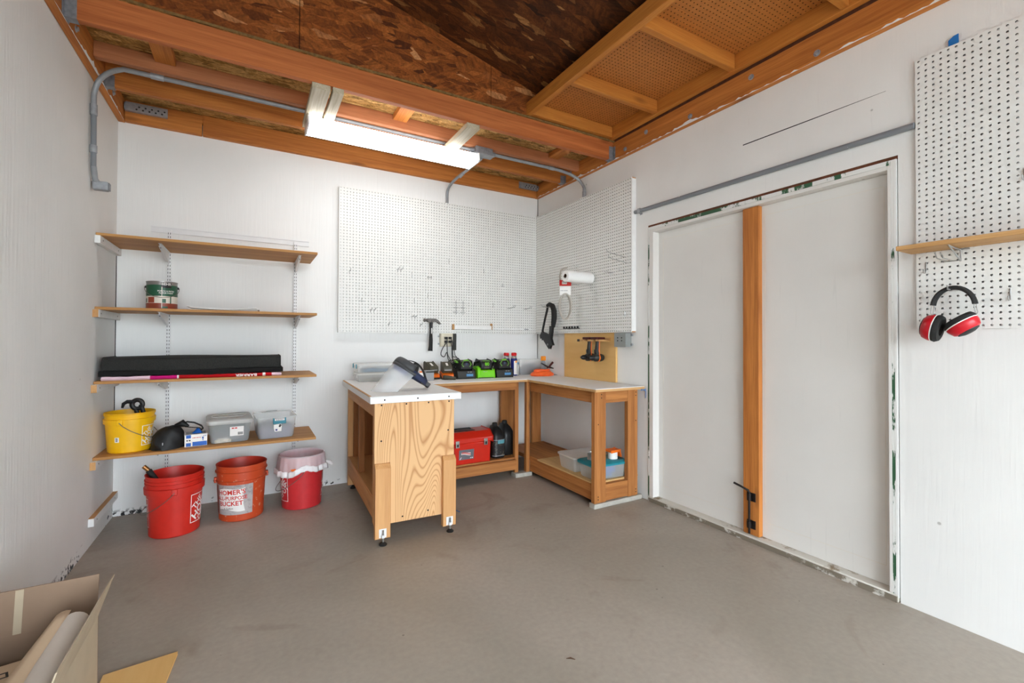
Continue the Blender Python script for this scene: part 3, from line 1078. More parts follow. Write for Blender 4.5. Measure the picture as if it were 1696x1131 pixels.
t = thing('conduit', 'grey conduit dropping behind the back pegboard below the light', 'conduit', (-1.0, -.4, 2.65))
pts = [(-1.0, -.70, 2.688)] + arc((-1.0, -.40, 2.682), (-1.03, -.02, 2.675), (-1.03, -.022, 2.58), 8) + [(-1.03, -.022, 2.485)]
MB().tube(pts, .0125, 12).build('pipe', M['conduit'], t, world=True, smooth=True)
MB().cyl((-1.006, -.34, 2.677), (-1.012, -.28, 2.665), .0155, 12).build('coupling', M['galv'], t, world=True, smooth=True)

t = thing('conduit', 'paint-flecked grey conduit running straight above the door', 'conduit', (-.02, -2.3, 2.2))
MB().cyl((-.016, -1.424, 2.212), (-.016, -3.162, 2.190), .0145, 14).build('pipe', M['conduit_paint'], t, world=True, smooth=True)
for y in (-1.475,):
    z = 2.212 - (abs(y) - 1.42) * .01285
    m = MB().mm(-.032, -.030, y - .012, y + .012, z - .016, z + .016).mm(-.03, -.002, y - .012, y + .012, z + .0145, z + .017).mm(-.003, -.0005, y - .012, y + .012, z - .030, z - .014).mm(-.032, -.002, y - .012, y + .012, z - .017, z - .0145)
    m.build('pipe_strap', M['galv'], t, world=True)

# ------------------------------------------------------------------ fluorescent light
t = thing('fluorescent_light', 'lit white wraparound fluorescent fitting hung under the ceiling beam', 'light', (-1.7, -.74, 2.6))
prof = [(-.842, 2.652), (-.848, 2.606), (-.835, 2.594), (-.66, 2.594), (-.647, 2.606), (-.64, 2.652)]
MB().prism(prof, -2.302, -1.098, lambda a, b, c: (c, a, b)).build('diffuser', M['lamp'], t, world=True)
MB().mm(-2.302, -1.098, -.80, -.68, 2.6525, 2.6595).build('housing', M['white_metal'], t, world=True)
big = [(-.846, 2.659), (-.852, 2.604), (-.837, 2.590), (-.656, 2.590), (-.642, 2.604), (-.636, 2.659)]
for x0, x1 in ((-2.312, -2.3025), (-1.0975, -1.088)):
    MB().prism(big, x0, x1, lambda a, b, c: (c, a, b)).build('end_cap', M['white_metal'], t, world=True)
for x0, x1, lab in ((-2.325, -2.225, 'wide weathered block holding the left end of the light'), (-2.212, -2.150, 'narrow stained block beside the wide block at the left end of the light'),
                    (-1.352, -1.256, 'weathered block holding the right end of the light')):
    timber('mounting_block', lab, x0, x1, -1.198, -.62, 2.6605, 2.6945, M['grey_block'], 'block')

# ================================================================== PEGBOARDS
pa = thing('pegboard', 'wide white pegboard on the back wall above the tools', 'pegboard', (-1.02, -.02, 1.268))
pegboard((-1.9925, -.0436, 2.4837), (1, 0, 0), (0, 0, -1), 77, 48, M['peg'], pa, r=.0041)
for x in (-1.990, -1.405, -.80, -.09):
    MB().mm(x, x + .038, -.0372, -.0005, 1.2655, 2.4830).build('furring_strip', M['white'], pa, world=True)
for z in (1.2655, 2.4456):
    for x0, x1 in ((-1.9515, -1.4055), (-1.3665, -.8005), (-.7615, -.0905)):
        MB().mm(x0, x1, -.0372, -.0005, z, z + .038).build('furring_strip', M['white'], pa, world=True)
pb = thing('pegboard', 'white pegboard on the door wall, meeting the back pegboard in the corner', 'pegboard', (-.02, -.73, 1.272))
pegboard((-.0447, -.0436, 2.4907), (0, -1, 0), (0, 0, -1), 54, 48, M['peg'], pb, r=.0041)
for y in (-.09, -.50, -.91):
    MB().mm(-.0385, -.0005, y - .038, y, 1.2735, 2.4898).build('furring_strip', M['white'], pb, world=True)
MB().mm(-.0385, -.0005, -1.415, -1.377, 1.2725, 2.4905).build('furring_strip', M['furring'], pb, world=True)
MB().mm(-.0445, -.0005, -1.4195, -1.4155, 1.2805, 2.4805).build('painted_edge', M['white'], pb, world=True)
for z in (1.2735, 2.4518):
    for y0, y1 in ((-.4995, -.1285), (-.9095, -.5385), (-1.3765, -.9485)):
        MB().mm(-.0385, -.0005, y0, y1, z, z + .038).build('furring_strip', M['white'], pb, world=True)
pc = thing('pegboard', 'white pegboard to the right of the door, with a shelf on it', 'pegboard', (-.006, -3.6, 1.266))
pegboard((-.0145, -3.1655, 2.485), (0, -1, 0), (0, 0, -1), 48, 48, M['peg'], pc, r=.0044)
for y in (-3.167, -3.472, -4.0):
    MB().mm(-.0083, -.0005, y - .030, y, 1.2665, 2.4842).build('furring_strip', M['white'], pc, world=True)
for z in (1.2665, 2.4582):
    for y0, y1 in ((-3.4715, -3.1975), (-3.9995, -3.5025)):
        MB().mm(-.0083, -.0005, y0, y1, z, z + .026).build('furring_strip', M['white'], pc, world=True)

# ---- wire hooks, one frame per board: (outwards, sideways, up)
def frame(board, s, z):
    if board == 'A':
        return lambda o, a, u: (s + a, -.0440 - o, z + u)
    if board == 'B':
        return lambda o, a, u: (-.0451 - o, s - a, z + u)
    return lambda o, a, u: (-.0150 - o, s - a, z + u)
LBL = {'A': 'the wide back pegboard', 'B': 'the corner pegboard on the door wall', 'C': 'the pegboard right of the door'}
def hook(board, s, z, kind, label=None, group=None):
    F = frame(board, s, z)
    m = MB()
    r = .0019
    if kind == 'L':
        m.tube([F(-.004, 0, .0), F(.010, 0, -.001), F(.045, 0, -.006), F(.052, 0, .004), F(.055, 0, .018)], r, 6)
        m.tube([F(.003, 0, 0), F(.003, 0, -.022)], r, 6)
        d = 'short bent wire hook on '
    elif kind == 'J':
        m.tube([F(.002, 0, .026), F(.003, 0, -.012), F(.010, 0, -.022), F(.024, 0, -.022), F(.028, 0, -.006)], .0024, 6)
        m.tube([F(-.004, 0, .024), F(.003, 0, .024)], r, 6)
        d = 'curved J-shaped wire hook on '
    elif kind == 'D':
        for a in (-.012, .016):
            m.tube([F(.003, a, 0), F(.055, a, .002), F(.072, a, .012)], r, 6)
            m.lathe([(0, -.003), (.0035, 0), (0, .003)], 8, F(.073, a, .013))
        m.tube([F(.003, -.025, 0), F(.003, .028, 0)], r, 6)
        m.tube([F(.003, -.012, 0), F(.003, -.012, -.024)], r, 6)
        m.tube([F(.003, .016, 0), F(.003, .016, -.024)], r, 6)
        d = 'double-pronged wire hook on '
    elif kind == 'long':
        for a in (-.008, .010):
            m.tube([F(.002, a, 0), F(.11, a, .004), F(.128, a, .022)], r, 6)
            m.lathe([(0, -.0035), (.004, 0), (0, .0035)], 8, F(.129, a, .023))
        m.tube([F(.003, -.02, 0), F(.003, .022, 0)], r, 6)
        d = 'long double prong hook on '
    elif kind == 'T':
        m.tube([F(.003, -.022, 0), F(.003, .022, 0)], .0024, 6)
        m.tube([F(.003, 0, -.012), F(.003, 0, .025)], r, 6)
        d = 'small T-shaped wire clip on '
    elif kind == 'H':
        m.tube([F(.004, -.02, 0), F(.004, .02, 0)], .0028, 6)
        for a in (-.018, .018):
            m.tube([F(.004, a, -.010), F(.004, a, .010)], .0028, 6)
        d = 'H-shaped dark wire clip on '
    elif kind == 'I':
        m.tube([F(-.004, 0, .02), F(.004, 0, .02), F(.008, 0, -.01), F(.004, 0, -.024)], r, 6)
        d = 'thin upright wire peg on '
    elif kind == 'rod':
        m.tube([F(.002, 0, 0), F(.20, .02, .02), F(.212, .022, .034)], .0024, 6)
        d = 'long straight rod hook on '
    o = m.build('pegboard_hook', M['chrome'], smooth=True)
    tag(o, label or d + LBL[board], 'hook', group or d + LBL[board])
    return o
for s, z, k, lab in ((-1.905, 1.781, 'L', 'bent wire hook nearest the left edge of the back pegboard'),
                (-1.489, 1.825, 'D', 'highest double-pronged wire hook on the back pegboard'),
                (-1.372, 1.787, 'I', 'upright wire peg left of the H-shaped clip on the back pegboard'),
                (-1.205, 1.776, 'H', 'H-shaped dark wire clip above the hammer'),
                (-1.019, 1.939, 'I', 'highest upright wire peg on the back pegboard'),
                (-.655, 1.877, 'I', 'upright wire peg high on the corner side of the back pegboard'),
                (-.445, 1.744, 'T', 'small T-shaped clip above the long prong hooks on the back pegboard'),
                (-1.804, 1.535, 'T', 'small T-shaped clip low at the left edge of the back pegboard'),
                (-1.719, 1.462, 'D', 'leftmost double-pronged wire hook low on the back pegboard'),
                (-1.348, 1.559, 'I', 'upright wire peg high above the hammer claw side, leftmost of three in a row'),
                (-1.222, 1.61, 'I', 'middle one of three upright wire pegs in a row above the hammer'),
                (-1.093, 1.611, 'I', 'rightmost of three upright wire pegs in a row above the hammer'),
                (-.552, 1.548, 'I', 'slanted wire peg just left of the long prong hooks'),
                (-.378, 1.522, 'long', 'long double prong hook second from the corner on the back pegboard'),
                (-.187, 1.522, 'long', 'long double prong hook nearest the corner on the back pegboard'),
                (-1.356, 1.414, 'D', 'double-pronged wire hook just left of the hammer head'),
                (-1.578, 1.345, 'L', 'bent wire hook near the bottom edge below the leftmost double hook'),
                (-1.29, 1.345, 'L', 'bent wire hook beside the hammer shank')):
    hook('A', s, z, k, lab, 'hooks on the back pegboard')
for s, lab in ((-.947, 'left-hand wire ladder rack of three rungs on the back pegboard'), (-.874, 'right-hand wire ladder rack of three rungs on the back pegboard')):
    t = thing('ladder_rack', lab, 'rack', (s, -.05, 1.46))
    for dz in (-.045, 0, .045):
        MB().tube([(s - .026, -.048, 1.511 + dz), (s + .026, -.048, 1.511 + dz)], .0024, 6).build('rung', M['chrome'], t, world=True, smooth=True)
    MB().tube([(s, -.052, 1.44), (s, -.052, 1.575)], .002, 6).build('spine', M['chrome'], t, world=True, smooth=True)
hook('B', -.325, 1.530, 'long', 'long double prong hook deepest in the corner of the door wall pegboard', 'prongs by the saw')
hook('B', -.388, 1.5195, 'long', 'long double prong hook carrying the black saw', 'prongs by the saw')
hook('B', -1.345, 1.868, 'rod', 'upper of two long rod hooks near the free edge of the corner pegboard', 'rod hooks')
hook('B', -1.365, 1.820, 'rod', 'lower of two long rod hooks near the free edge of the corner pegboard', 'rod hooks')
hook('B', -1.19, 1.764, 'D')
hook('B', -1.335, 1.762, 'L', 'short bent wire hook below the rod hooks on the corner pegboard')
hook('B', -.746, 1.879, 'L', 'short bent wire hook just above the paper towel roll')
hook('B', -1.347, 1.411, 'T')
t = thing('clip_rail', 'row of six small black spring clips low on the corner pegboard', 'clip', (-.05, -.65, 1.325))
MB().mm(-.0485, -.0455, -.765, -.535, 1.312, 1.319).build('bar', M['white_metal'], t, world=True)
for k in range(6):
    y = -.545 - k * .0415
    MB().mm(-.062, -.049, y - .004, y + .004, 1.312, 1.334).mm(-.062, -.049, y - .022, y - .005, 1.312, 1.318).build('clip', M['black'], t, world=True)
# small tag strip and ledge low on the back pegboard
t = thing('ledge', 'white strip ledge with raw wooden end low on the back pegboard', 'ledge', (-.78, -.06, 1.31))
MB().mm(-.972, -.584, -.082, -.045, 1.303, 1.343).build('strip', M['white'], t, world=True, bevel=.003)
MB().mm(-.984, -.9725, -.082, -.045, 1.300, 1.352).build('end_block', M['pine_z'], t, world=True, bevel=.003)
MB().mm(-.5835, -.574, -.080, -.045, 1.305, 1.365).build('end_block', M['pine_z'], t, world=True, bevel=.003)
t = thing('ledge', 'longer plain white strip beside the wood-ended ledge on the back pegboard', 'ledge', (-.35, -.05, 1.31))
MB().mm(-.572, -.12, -.062, -.045, 1.305, 1.322).build('strip', M['white'], t, world=True, bevel=.002)
MB().mm(-.20, -.15, -.0625, -.0621, 1.308, 1.318).build('tag_print', M['print_grey'], t, world=True)

# ------------------------------------------------------------------ hammer
t = thing('hammer', 'black-handled steel claw hammer hanging on the back pegboard', 'hammer', (-1.2, -.075, 1.11))
m = MB()
m.lathe([(0, 0), (.0145, 0), (.0155, .006), (.012, .022), (.011, .04)], 16, (-1.268, -.075, 1.382), Euler((0, math.pi / 2, 0)).to_matrix(), cap1=True)
m.prism([(-1.232, 1.371), (-1.232, 1.395), (-1.16, 1.394), (-1.135, 1.382), (-1.112, 1.352), (-1.118, 1.349), (-1.142, 1.368), (-1.165, 1.374), (-1.18, 1.366), (-1.215, 1.366)], -.088, -.062, lambda a, b, c: (a, c, b))
m.build('head', M['dark_steel'], t, world=True, bevel=.003)
m = MB().tube([(-1.198, -.075, 1.392), (-1.198, -.075, 1.35), (-1.199, -.075, 1.30), (-1.2, -.075, 1.25)], [.013, .015, .013, .014], 10)
m.build('shank', M['black'], t, world=True, smooth=True)
m = MB().tube([(-1.2, -.075, 1.252), (-1.2, -.075, 1.2), (-1.202, -.075, 1.15), (-1.204, -.075, 1.118), (-1.205, -.075, 1.104)], [.0145, .0175, .018, .020, .022], 12)
m.build('grip', M['black_matte'], t, world=True, smooth=True)
MB().mm(-1.2025, -1.194, -.0895, -.0868, 1.262, 1.312).build('inlay', M['print_white'], t, world=True, bevel=.001)
for a in (-1.222, -1.174):
    MB().tube([(a, -.044, 1.398), (a, -.1, 1.362), (a, -.104, 1.372)], .002, 6).build('hanger_prong', M['chrome'], t, world=True, smooth=True)

# ------------------------------------------------------------------ outlet box, plugs, cords, charger bar
t = outlet = thing('outlet_box', 'cream double outlet box with plugs under the back pegboard', 'outlet', (-1.03, -.03, 1.14))
MB().mm(-1.092, -.972, -.0445, -.0005, 1.142, 1.2645).build('back_box', M['cream'], t, world=True, bevel=.004)
MB().mm(-1.088, -.976, -.0505, -.0450, 1.146, 1.2605).build('cover_plate', M['cream'], t, world=True, bevel=.002)
for z in (1.168, 1.238):
    MB().mm(-1.106, -1.0925, -.012, -.0005, z - .008, z + .008).build('mounting_ear', M['galv'], t, world=True, bevel=.002)
for x in (-1.051, -1.011):
    for z in (1.188, 1.222):
        MB().mm(x - .014, x + .014, -.0525, -.051, z - .014, z + .014).build('socket', M['cream'], t, world=True, bevel=.002)
def cord(label, pts, r=.004, plug=None):
    t = bpy.data.objects.new('power_cord', None)
    COL.objects.link(t)
    t.parent = outlet
    t['label'] = label
    P = [Vector(p) for p in pts]
    out = []
    n = len(P)
    for i in range(n - 1):                       # Catmull-Rom through the points
        p0, p1, p2, p3 = P[max(i - 1, 0)], P[i], P[i + 1], P[min(i + 2, n - 1)]
        for k in range(6):
            u = k / 6
            out.append(.5 * ((2 * p1) + (-p0 + p2) * u + (2 * p0 - 5 * p1 + 4 * p2 - p3) * u * u + (-p0 + 3 * p1 - 3 * p2 + p3) * u ** 3))
    out.append(P[-1])
    MB().tube(out, r, 6).build('lead', M['black'], t, world=True, smooth=True)
    if plug:
        x, y, z = plug
        MB().mm(x - .012, x + .012, y - .034, y, z - .011, z + .011).build('plug', M['black'], t, world=True, bevel=.004)
    return t
cord('black power cord from the upper left socket, looping low', [(-1.051, -.086, 1.222), (-1.056, -.10, 1.19), (-1.10, -.10, 1.12), (-1.112, -.10, 1.07), (-1.08, -.10, 1.05), (-1.06, -.11, 1.09), (-1.05, -.12, 1.03), (-1.02, -.14, .97), (-1.0, -.17, .90)], plug=(-1.051, -.0528, 1.222))
cord('black power cord from the upper right socket, hanging straight', [(-1.011, -.086, 1.222), (-1.0, -.10, 1.18), (-1.0, -.10, 1.10), (-.998, -.11, 1.0), (-.99, -.13, .95), (-.98, -.17, .90)], plug=(-1.011, -.0528, 1.222))
cord('black power cord from the lower left socket, wrapped in a bundle', [(-1.051, -.086, 1.188), (-1.055, -.105, 1.15), (-1.05, -.11, 1.07), (-1.02, -.12, 1.0), (-1.04, -.13, .96), (-.99, -.12, .98), (-.97, -.13, 1.01), (-1.02, -.14, .99), (-1.0, -.14, .94), (-.96, -.13, .96), (-.99, -.16, .90)], plug=(-1.051, -.0528, 1.188))
cord('black power cord from the lower right socket, coiled above the chargers', [(-1.011, -.086, 1.188), (-1.008, -.105, 1.14), (-1.006, -.11, 1.04), (-.98, -.12, 1.0), (-.985, -.13, .96), (-1.03, -.13, .98), (-1.05, -.13, 1.01), (-1.0, -.14, 1.02), (-.97, -.15, .97), (-1.0, -.15, .93), (-1.02, -.17, .90)], plug=(-1.011, -.0528, 1.188))
rnd = random.Random(11)
tang = []
for i in range(90):
    a = i * .55
    k = i / 90
    tang.append((-1.0 + .045 * math.sin(a) * (1 - .3 * k) + .02 * math.sin(a * .37), -.135 + .018 * math.cos(a * 1.3), 1.02 - .13 * k + .030 * math.cos(a * .9)))
tg = MB().tube(tang, .0036, 6).build('cord_tangle', M['black'], outlet, world=True, smooth=True)
t = thing('power_bar', 'slim black upright power bar beside the cream outlet box', 'power bar', (-.96, -.03, 1.11))
MB().mm(-.9705, -.936, -.042, -.0005, 1.108, 1.2645).build('body', M['tool_dark'], t, world=True, bevel=.003)
MB().tube([(-.954, -.03, 1.109), (-.953, -.05, 1.06), (-.93, -.09, 1.02), (-.895, -.15, .995)], .003, 6).build('lead', M['black'], t, world=True, smooth=True)

# ------------------------------------------------------------------ saw frame on the corner hooks
t = thing('hand_saw', 'black bow-handled jab saw hanging from corner prongs', 'saw', (-.15, -.40, 1.15))
SX = -.105
def saw(pts, w):
    """flat bar through (y, z) points"""
    m = MB()
    m.tube([(SX, y, z) for y, z in pts], w, 10)
    return m
saw([(-.335, 1.545), (-.375, 1.556), (-.425, 1.535), (-.45, 1.49), (-.455, 1.43), (-.445, 1.37), (-.435, 1.33)], [.015, .020, .025, .026, .026, .024, .018]).build('grip', M['black_matte'], t, world=True, smooth=True)
saw([(-.345, 1.545), (-.335, 1.50), (-.30, 1.42), (-.27, 1.34), (-.255, 1.295), (-.275, 1.27)], [.011, .012, .011, .011, .012, .011]).build('guard', M['black'], t, world=True, smooth=True)
MB().prism([(-.255, 1.285), (-.225, 1.25), (-.235, 1.22), (-.255, 1.228), (-.265, 1.205), (-.285, 1.21), (-.36, 1.14), (-.385, 1.12), (-.405, 1.155), (-.44, 1.16), (-.425, 1.185), (-.41, 1.22), (-.435, 1.34), (-.395, 1.34), (-.385, 1.25), (-.30, 1.275)], -.118, -.091,
           lambda a, b, c: (c, a, b)).build('blade_holder', M['black'], t, world=True, bevel=.003)
MB().lathe([(.006, -.017), (.0095, -.017), (.0095, .017), (.006, .017)], 14, (-.1045, -.365, 1.163), Euler((0, math.pi / 2, 0)).to_matrix()).build('rivet', M['steel'], t, world=True, smooth=True)

# ------------------------------------------------------------------ paper towel, belt package
t = thing('paper_towel_roll', 'white paper towel roll sticking out from the corner pegboard on a rod', 'paper towel', (-.2, -.945, 1.745))
Rm = Euler((0, -math.pi / 2, 0)).to_matrix()
pc0 = (-.062, -.945, 1.745)
MB().lathe([(.019, 0), (.047, 0), (.0485, .003), (.0485, .272), (.047, .275), (.019, .275)], 40, pc0, Rm).build('roll', M['towel'], t, world=True, smooth=True)
MB().lathe([(.0165, -.001), (.0188, -.001), (.0188, .2755), (.0165, .2755)], 24, pc0, Rm).build('core', M['towel_core'], t, world=True, smooth=True)
MB().tube([(-.0455, -.945, 1.7315), (-.35, -.945, 1.7315), (-.358, -.945, 1.745)], .0028, 8).build('rod', M['chrome'], t, world=True, smooth=True)
t = thing('hose_package', 'coiled grey vinyl hose on a red and white card left of the paper towels', 'package', (-.205, -.767, 1.40), (0, 0, math.radians(-30)))
MB().mm(-.052, .052, -.008, .008, .288, .340).build('card_top', M['card_red'], t, bevel=.003)
MB().mm(-.051, .051, -.0075, .0075, .205, .2875).build('card_body', M['paper'], t, bevel=.003)
MB().mm(-.030, .012, -.0095, -.0085, .302, .326).build('badge', M['print_white'], t)
MB().bars(-.009, .314, .034, .009, lambda a, b: (a, -.0100, b), 3).build('badge_print', M['print_grey'], t)
MB().bars(-.012, .245, .062, .007, lambda a, b: (a, -.0080, b), 6).build('card_print', M['print_grey'], t)
for k, dy in enumerate((-.007, .009)):
    ring = [((.054 - .009 * k) * math.sin(a), dy, .105 + .112 * math.cos(a)) for a in [2 * math.pi * i / 32 for i in range(32)]]
    MB().tube(ring, .0085, 8, closed=True).build('hose_coil', M['hose'], t, smooth=True)
MB().tube([(-.046, .004, .335), (-.048, .01, .38), (-.038, .02, .425), (-.012, .035, .45), (.02, .05, .458)], .0075, 8).build('hose_end', M['hose'], t, smooth=True)
hook('B', -.767, 1.700, 'rod', 'long straight rod hook holding the hose package')

# ------------------------------------------------------------------ plywood board, drill rack, drills, switch box
pl = tag(MB().mm(-.022, -.001, -1.213, -.505, .8605, 1.271).build('plywood_board', M['ply_panel'], bevel=.002), 'yellow varnished plywood board leaning on the wall behind the bench corner', 'board')
t = thing('drill_rack', 'small wooden rack slotted for drills, screwed to the plywood board', 'rack', (-.09, -1.0, 1.19))
for k, y in enumerate((-.922, -1.025, -1.130)):
    MB().mm(-.150, -.0225, y - .021, y + .021, 1.198, 1.214).build('finger', M['pine_x'], t, world=True, bevel=.002)
MB().mm(-.040, -.0225, -1.152, -.90, 1.2145, 1.228).build('backing', M['pine_y'], t, world=True, bevel=.002)
def drill(label, y):
    t = thing('cordless_drill', label, 'drill', (-.1, y, 1.03), group='drills on the plywood board')
    x = -.098
    MB().tube([(x, y, 1.2145), (x, y, 1.185), (x - .004, y + .002, 1.13), (x - .006, y, 1.088)], [.021, .017, .0185, .025], 12).build('handle', M['tool_dark'], t, world=True, smooth=True)
    MB().mm(x - .045, x + .045, y - .044, y + .044, 1.2147, 1.234).build('battery_foot', M['toolbox_dark'], t, world=True, bevel=.005)
    MB().tube([(x + .004, y - .0165, 1.20), (x + .002, y - .0185, 1.13), (x, y - .025, 1.086)], .0045, 6).build('trim', M['orange_plastic'], t, world=True, smooth=True)
    Ra = Euler((0, math.pi / 2, 0)).to_matrix()
    MB().lathe([(0, -.045), (.022, -.045), (.0325, -.03), (.033, .03), (.027, .052), (0, .052)], 20, (x, y, 1.062), Ra).build('motor_body', M['tool_dark'], t, world=True, smooth=True)
    MB().lathe([(.0332, -.006), (.0338, -.004), (.0338, .004), (.0332, .006)], 20, (x, y, 1.062), Ra).build('band', M['orange_plastic'], t, world=True, smooth=True)
    MB().lathe([(0, -.092), (.010, -.092), (.020, -.074), (.022, -.046), (0, -.046)], 16, (x, y, 1.062), Ra).build('chuck', M['black'], t, world=True, smooth=True)
    MB().mm(x - .034, x - .016, y - .007, y + .007, 1.10, 1.130).build('trigger', M['black'], t, world=True, bevel=.003)
drill('orange and black cordless drill hanging upside down nearer the corner', -.9735)
drill('orange and black cordless drill hanging upside down nearer the switch box', -1.0775)
t = thing('drill_bit_holder', 'small dark bit holder at the left end of the drill rack', 'bit holder', (-.06, -.885, 1.2))
MB().tube([(-.15, -.885, 1.206), (-.023, -.885, 1.212)], .006, 8).build('rod', M['iron'], t, world=True, smooth=True)
MB().lathe([(0, 0), (.011, 0), (.011, .02), (0, .02)], 10, (-.15, -.885, 1.196)).build('cap', M['iron'], t, world=True, smooth=True)
t = thing('switch_box', 'grey steel double switch box under the corner pegboard', 'switch', (-.03, -1.31, 1.15))
MB().mm(-.062, -.0005, -1.372, -1.246, 1.156, 1.2685).build('box', M['box_grey'], t, world=True, bevel=.003)
MB().mm(-.0665, -.0625, -1.374, -1.244, 1.154, 1.2685).build('cover', M['box_grey'], t, world=True, bevel=.002)
for y in (-1.285, -1.33):
    for z in (1.205, 1.228):
        MB().mm(-.0675, -.0668, y - .006, y + .006, z - .005, z + .005).build('socket_slot', M['tool_dark'], t, world=True)
for z in (1.175, 1.25):
    MB().mm(-.014, -.0005, -1.392, -1.3725, z - .008, z + .008).build('mounting_ear', M['galv'], t, world=True, bevel=.002)

# ------------------------------------------------------------------ things on the right-hand pegboard
t = thing('wall_shelf', 'raw pine shelf on two wire brackets on the pegboard right of the door', 'shelf', (-.12, -3.6, 1.60))
MB().mm(-.175, -.0152, -4.35, -3.148, 1.606, 1.6255).build('board', M['pine_y'], t, world=True, bevel=.002)
for y in (-3.318, -4.1):
    m = MB().tube([(-.027, y, 1.598), (-.155, y, 1.6025), (-.165, y, 1.63)], .003, 8).tube([(-.150, y, 1.602), (-.029, y, 1.552), (-.029, y, 1.60)], .003, 8).tube([(-.029, y - .028, 1.599), (-.029, y + .028, 1.599)], .003, 8)
    m.build('wire_bracket', M['chrome'], t, world=True, smooth=True)
hook('C', -3.279, 1.556, 'long', 'long black-tipped prong hook just under the pine shelf')
hook('C', -3.200, 1.536, 'J', 'curved wire hook under the left end of the pine shelf')
hook('C', -3.459, 1.397, 'J', 'curved J-shaped wire hook right of the ear muffs')
hook('C', -3.500, 1.862, 'J', 'curved wire hook above the pine shelf at the picture edge')
tp = MB().prism([(-3.279, 2.487), (-3.279, 2.512), (-3.296, 2.524), (-3.312, 2.526), (-3.312, 2.487)], -.012, -.009, lambda a, b, c: (c, a, b)).build('tape_tab', M['blue_tape'])
tag(tp, 'scrap of blue tape above the pegboard right of the door', 'tape')

t = thing('ear_muffs', 'red and black ear muffs hanging below the pine shelf', 'ear muffs', (-.11, -3.315, 1.26))
MX = -.10
bd = [(MX, -3.315 + .066 * math.cos(a), 1.352 + .082 * math.sin(a)) for a in [math.radians(8 + 164 * i / 18) for i in range(19)]]
m = MB()
for sgn in (-.014, .014):
    m.tube([(p[0] + sgn, p[1], p[2]) for p in bd], .006, 8)
m.tube(bd, .009, 8)
m.build('headband', M['black_matte'], t, world=True, smooth=True)
for ys, ye in ((-3.250, -3.262), (-3.380, -3.368)):
    for dx in (-.014, .014):
        MB().tube([(MX + dx, ys, 1.362), (MX + dx, ys + (.004 if ys > -3.3 else -.004), 1.33), (MX + dx, ye, 1.298)], .0016, 6).build('wire_arm', M['steel'], t, world=True, smooth=True)
def cup(cy, cz, tilt, flip):
    c = Vector((MX - .012, cy, cz))
    R = (Euler((tilt, 0, 0)).to_matrix() @ Euler((math.pi / 2 * flip, 0, 0)).to_matrix())
    MB().lathe([(0, .046), (.026, .043), (.043, .032), (.050, .012), (.050, .0)], 28, c, R, sx=.88, sy=1.12).build('cup', M['muff_red'], t, world=True, smooth=True)
    MB().lathe([(.0495, -.001), (.0508, .0), (.0495, .003)], 28, c, R, sx=.89, sy=1.13).build('rim', M['print_white'], t, world=True, smooth=True)
    MB().lathe([(.050, -.001), (.052, -.010), (.046, -.022), (.026, -.023), (.023, -.006), (0, -.006)], 28, c, R, sx=.88, sy=1.12).build('cushion', M['black_matte'], t, world=True, smooth=True)
    MB().lathe([(0, .0485), (.02, .0465), (.036, .0405), (.0375, .035)], 20, c, R, sx=.8, sy=1.05).build('cup_inlay', M['black'], t, world=True, smooth=True)
cup(-3.258, 1.268, .22, -1)
cup(-3.341, 1.285, .95, 1)
MB().tube([(-.0255, -3.305, 1.43), (-.09, -3.305, 1.428), (-.128, -3.305, 1.427), (-.132, -3.305, 1.444)], .003, 8).tube([(-.029, -3.33, 1.43), (-.029, -3.28, 1.43)], .003, 8).build('hanger_prong', M['chrome'], t, world=True, smooth=True)

# ================================================================== L-SHAPED WORKBENCH
BT = .860
t = thing('workbench', 'corner workbench of orange timber with a white top along two walls', 'workbench', (-.25, -.6, .03))
pol = [(-.012, -.002), (-1.385, -.002), (-1.385, -.598), (-.492, -.598), (-.492, -1.522), (-.012, -1.522)]
MB().prism(pol, BT - .004, BT, lambda a, b, c: (a, b, c)).build('white_top', M['white'], t, world=True)
pol2 = [(a, b) for a, b in pol]
MB().prism(pol2, BT - .022, BT - .0042, lambda a, b, c: (a, b, c)).build('top_board', M['pine_x'], t, world=True)
UZ = BT - .0225
def leg(x0, x1, y0, y1, z0=.034, mat='bench_z', top=UZ):
    MB().mm(x0, x1, y0, y1, z0, top).build('leg', M[mat], t, world=True, bevel=.003)
leg(-.474, -.368, -1.490, -1.452)          # front right leg
leg(-.152, -.053, -1.490, -1.452)          # rear leg at the door end
leg(-.486, -.450, -.575, -.538)            # inner corner legs
leg(-.582, -.545, -.5375, -.4995, mat='bench_z')
leg(-.478, -.338, -.092, -.054)
leg(-.142, -.036, -.128, -.090)
leg(-1.36, -1.31, -.535, -.50)
leg(-1.36, -1.27, -.09, -.05)
MB().mm(-.4495, -.414, -1.4515, -.5755, .750, UZ).build('apron', M['bench_y'], t, world=True, bevel=.003)
MB().mm(-.367, -.1525, -1.488, -1.453, .750, UZ).build('apron', M['bench_x'], t, world=True, bevel=.003)
MB().mm(-1.375, -.5835, -.575, -.538, .770, UZ).build('apron', M['bench_x'], t, world=True, bevel=.003)
MB().mm(-.4495, -.414, -1.4515, -.5755, .040, .160).build('lower_rail', M['bench_y'], t, world=True, bevel=.003)
MB().mm(-.367, -.1525, -1.488, -1.453, .040, .158).build('lower_rail', M['bench_x'], t, world=True, bevel=.003)
MB().mm(-1.375, -.5835, -.575, -.538, .070, .155).build('lower_rail', M['bench_x'], t, world=True, bevel=.003)
MB().mm(-.450, -.012, -1.4515, -.70, .1605, .172).build('lower_shelf', M['ply_floor'], t, world=True)
MB().mm(-.450, -.012, -.699, -.13, .1605, .172).build('lower_shelf', M['bench_y'], t, world=True)
MB().mm(-1.375, -.5835, -.535, -.10, .1555, .168).build('lower_shelf', M['bench_x'], t, world=True)
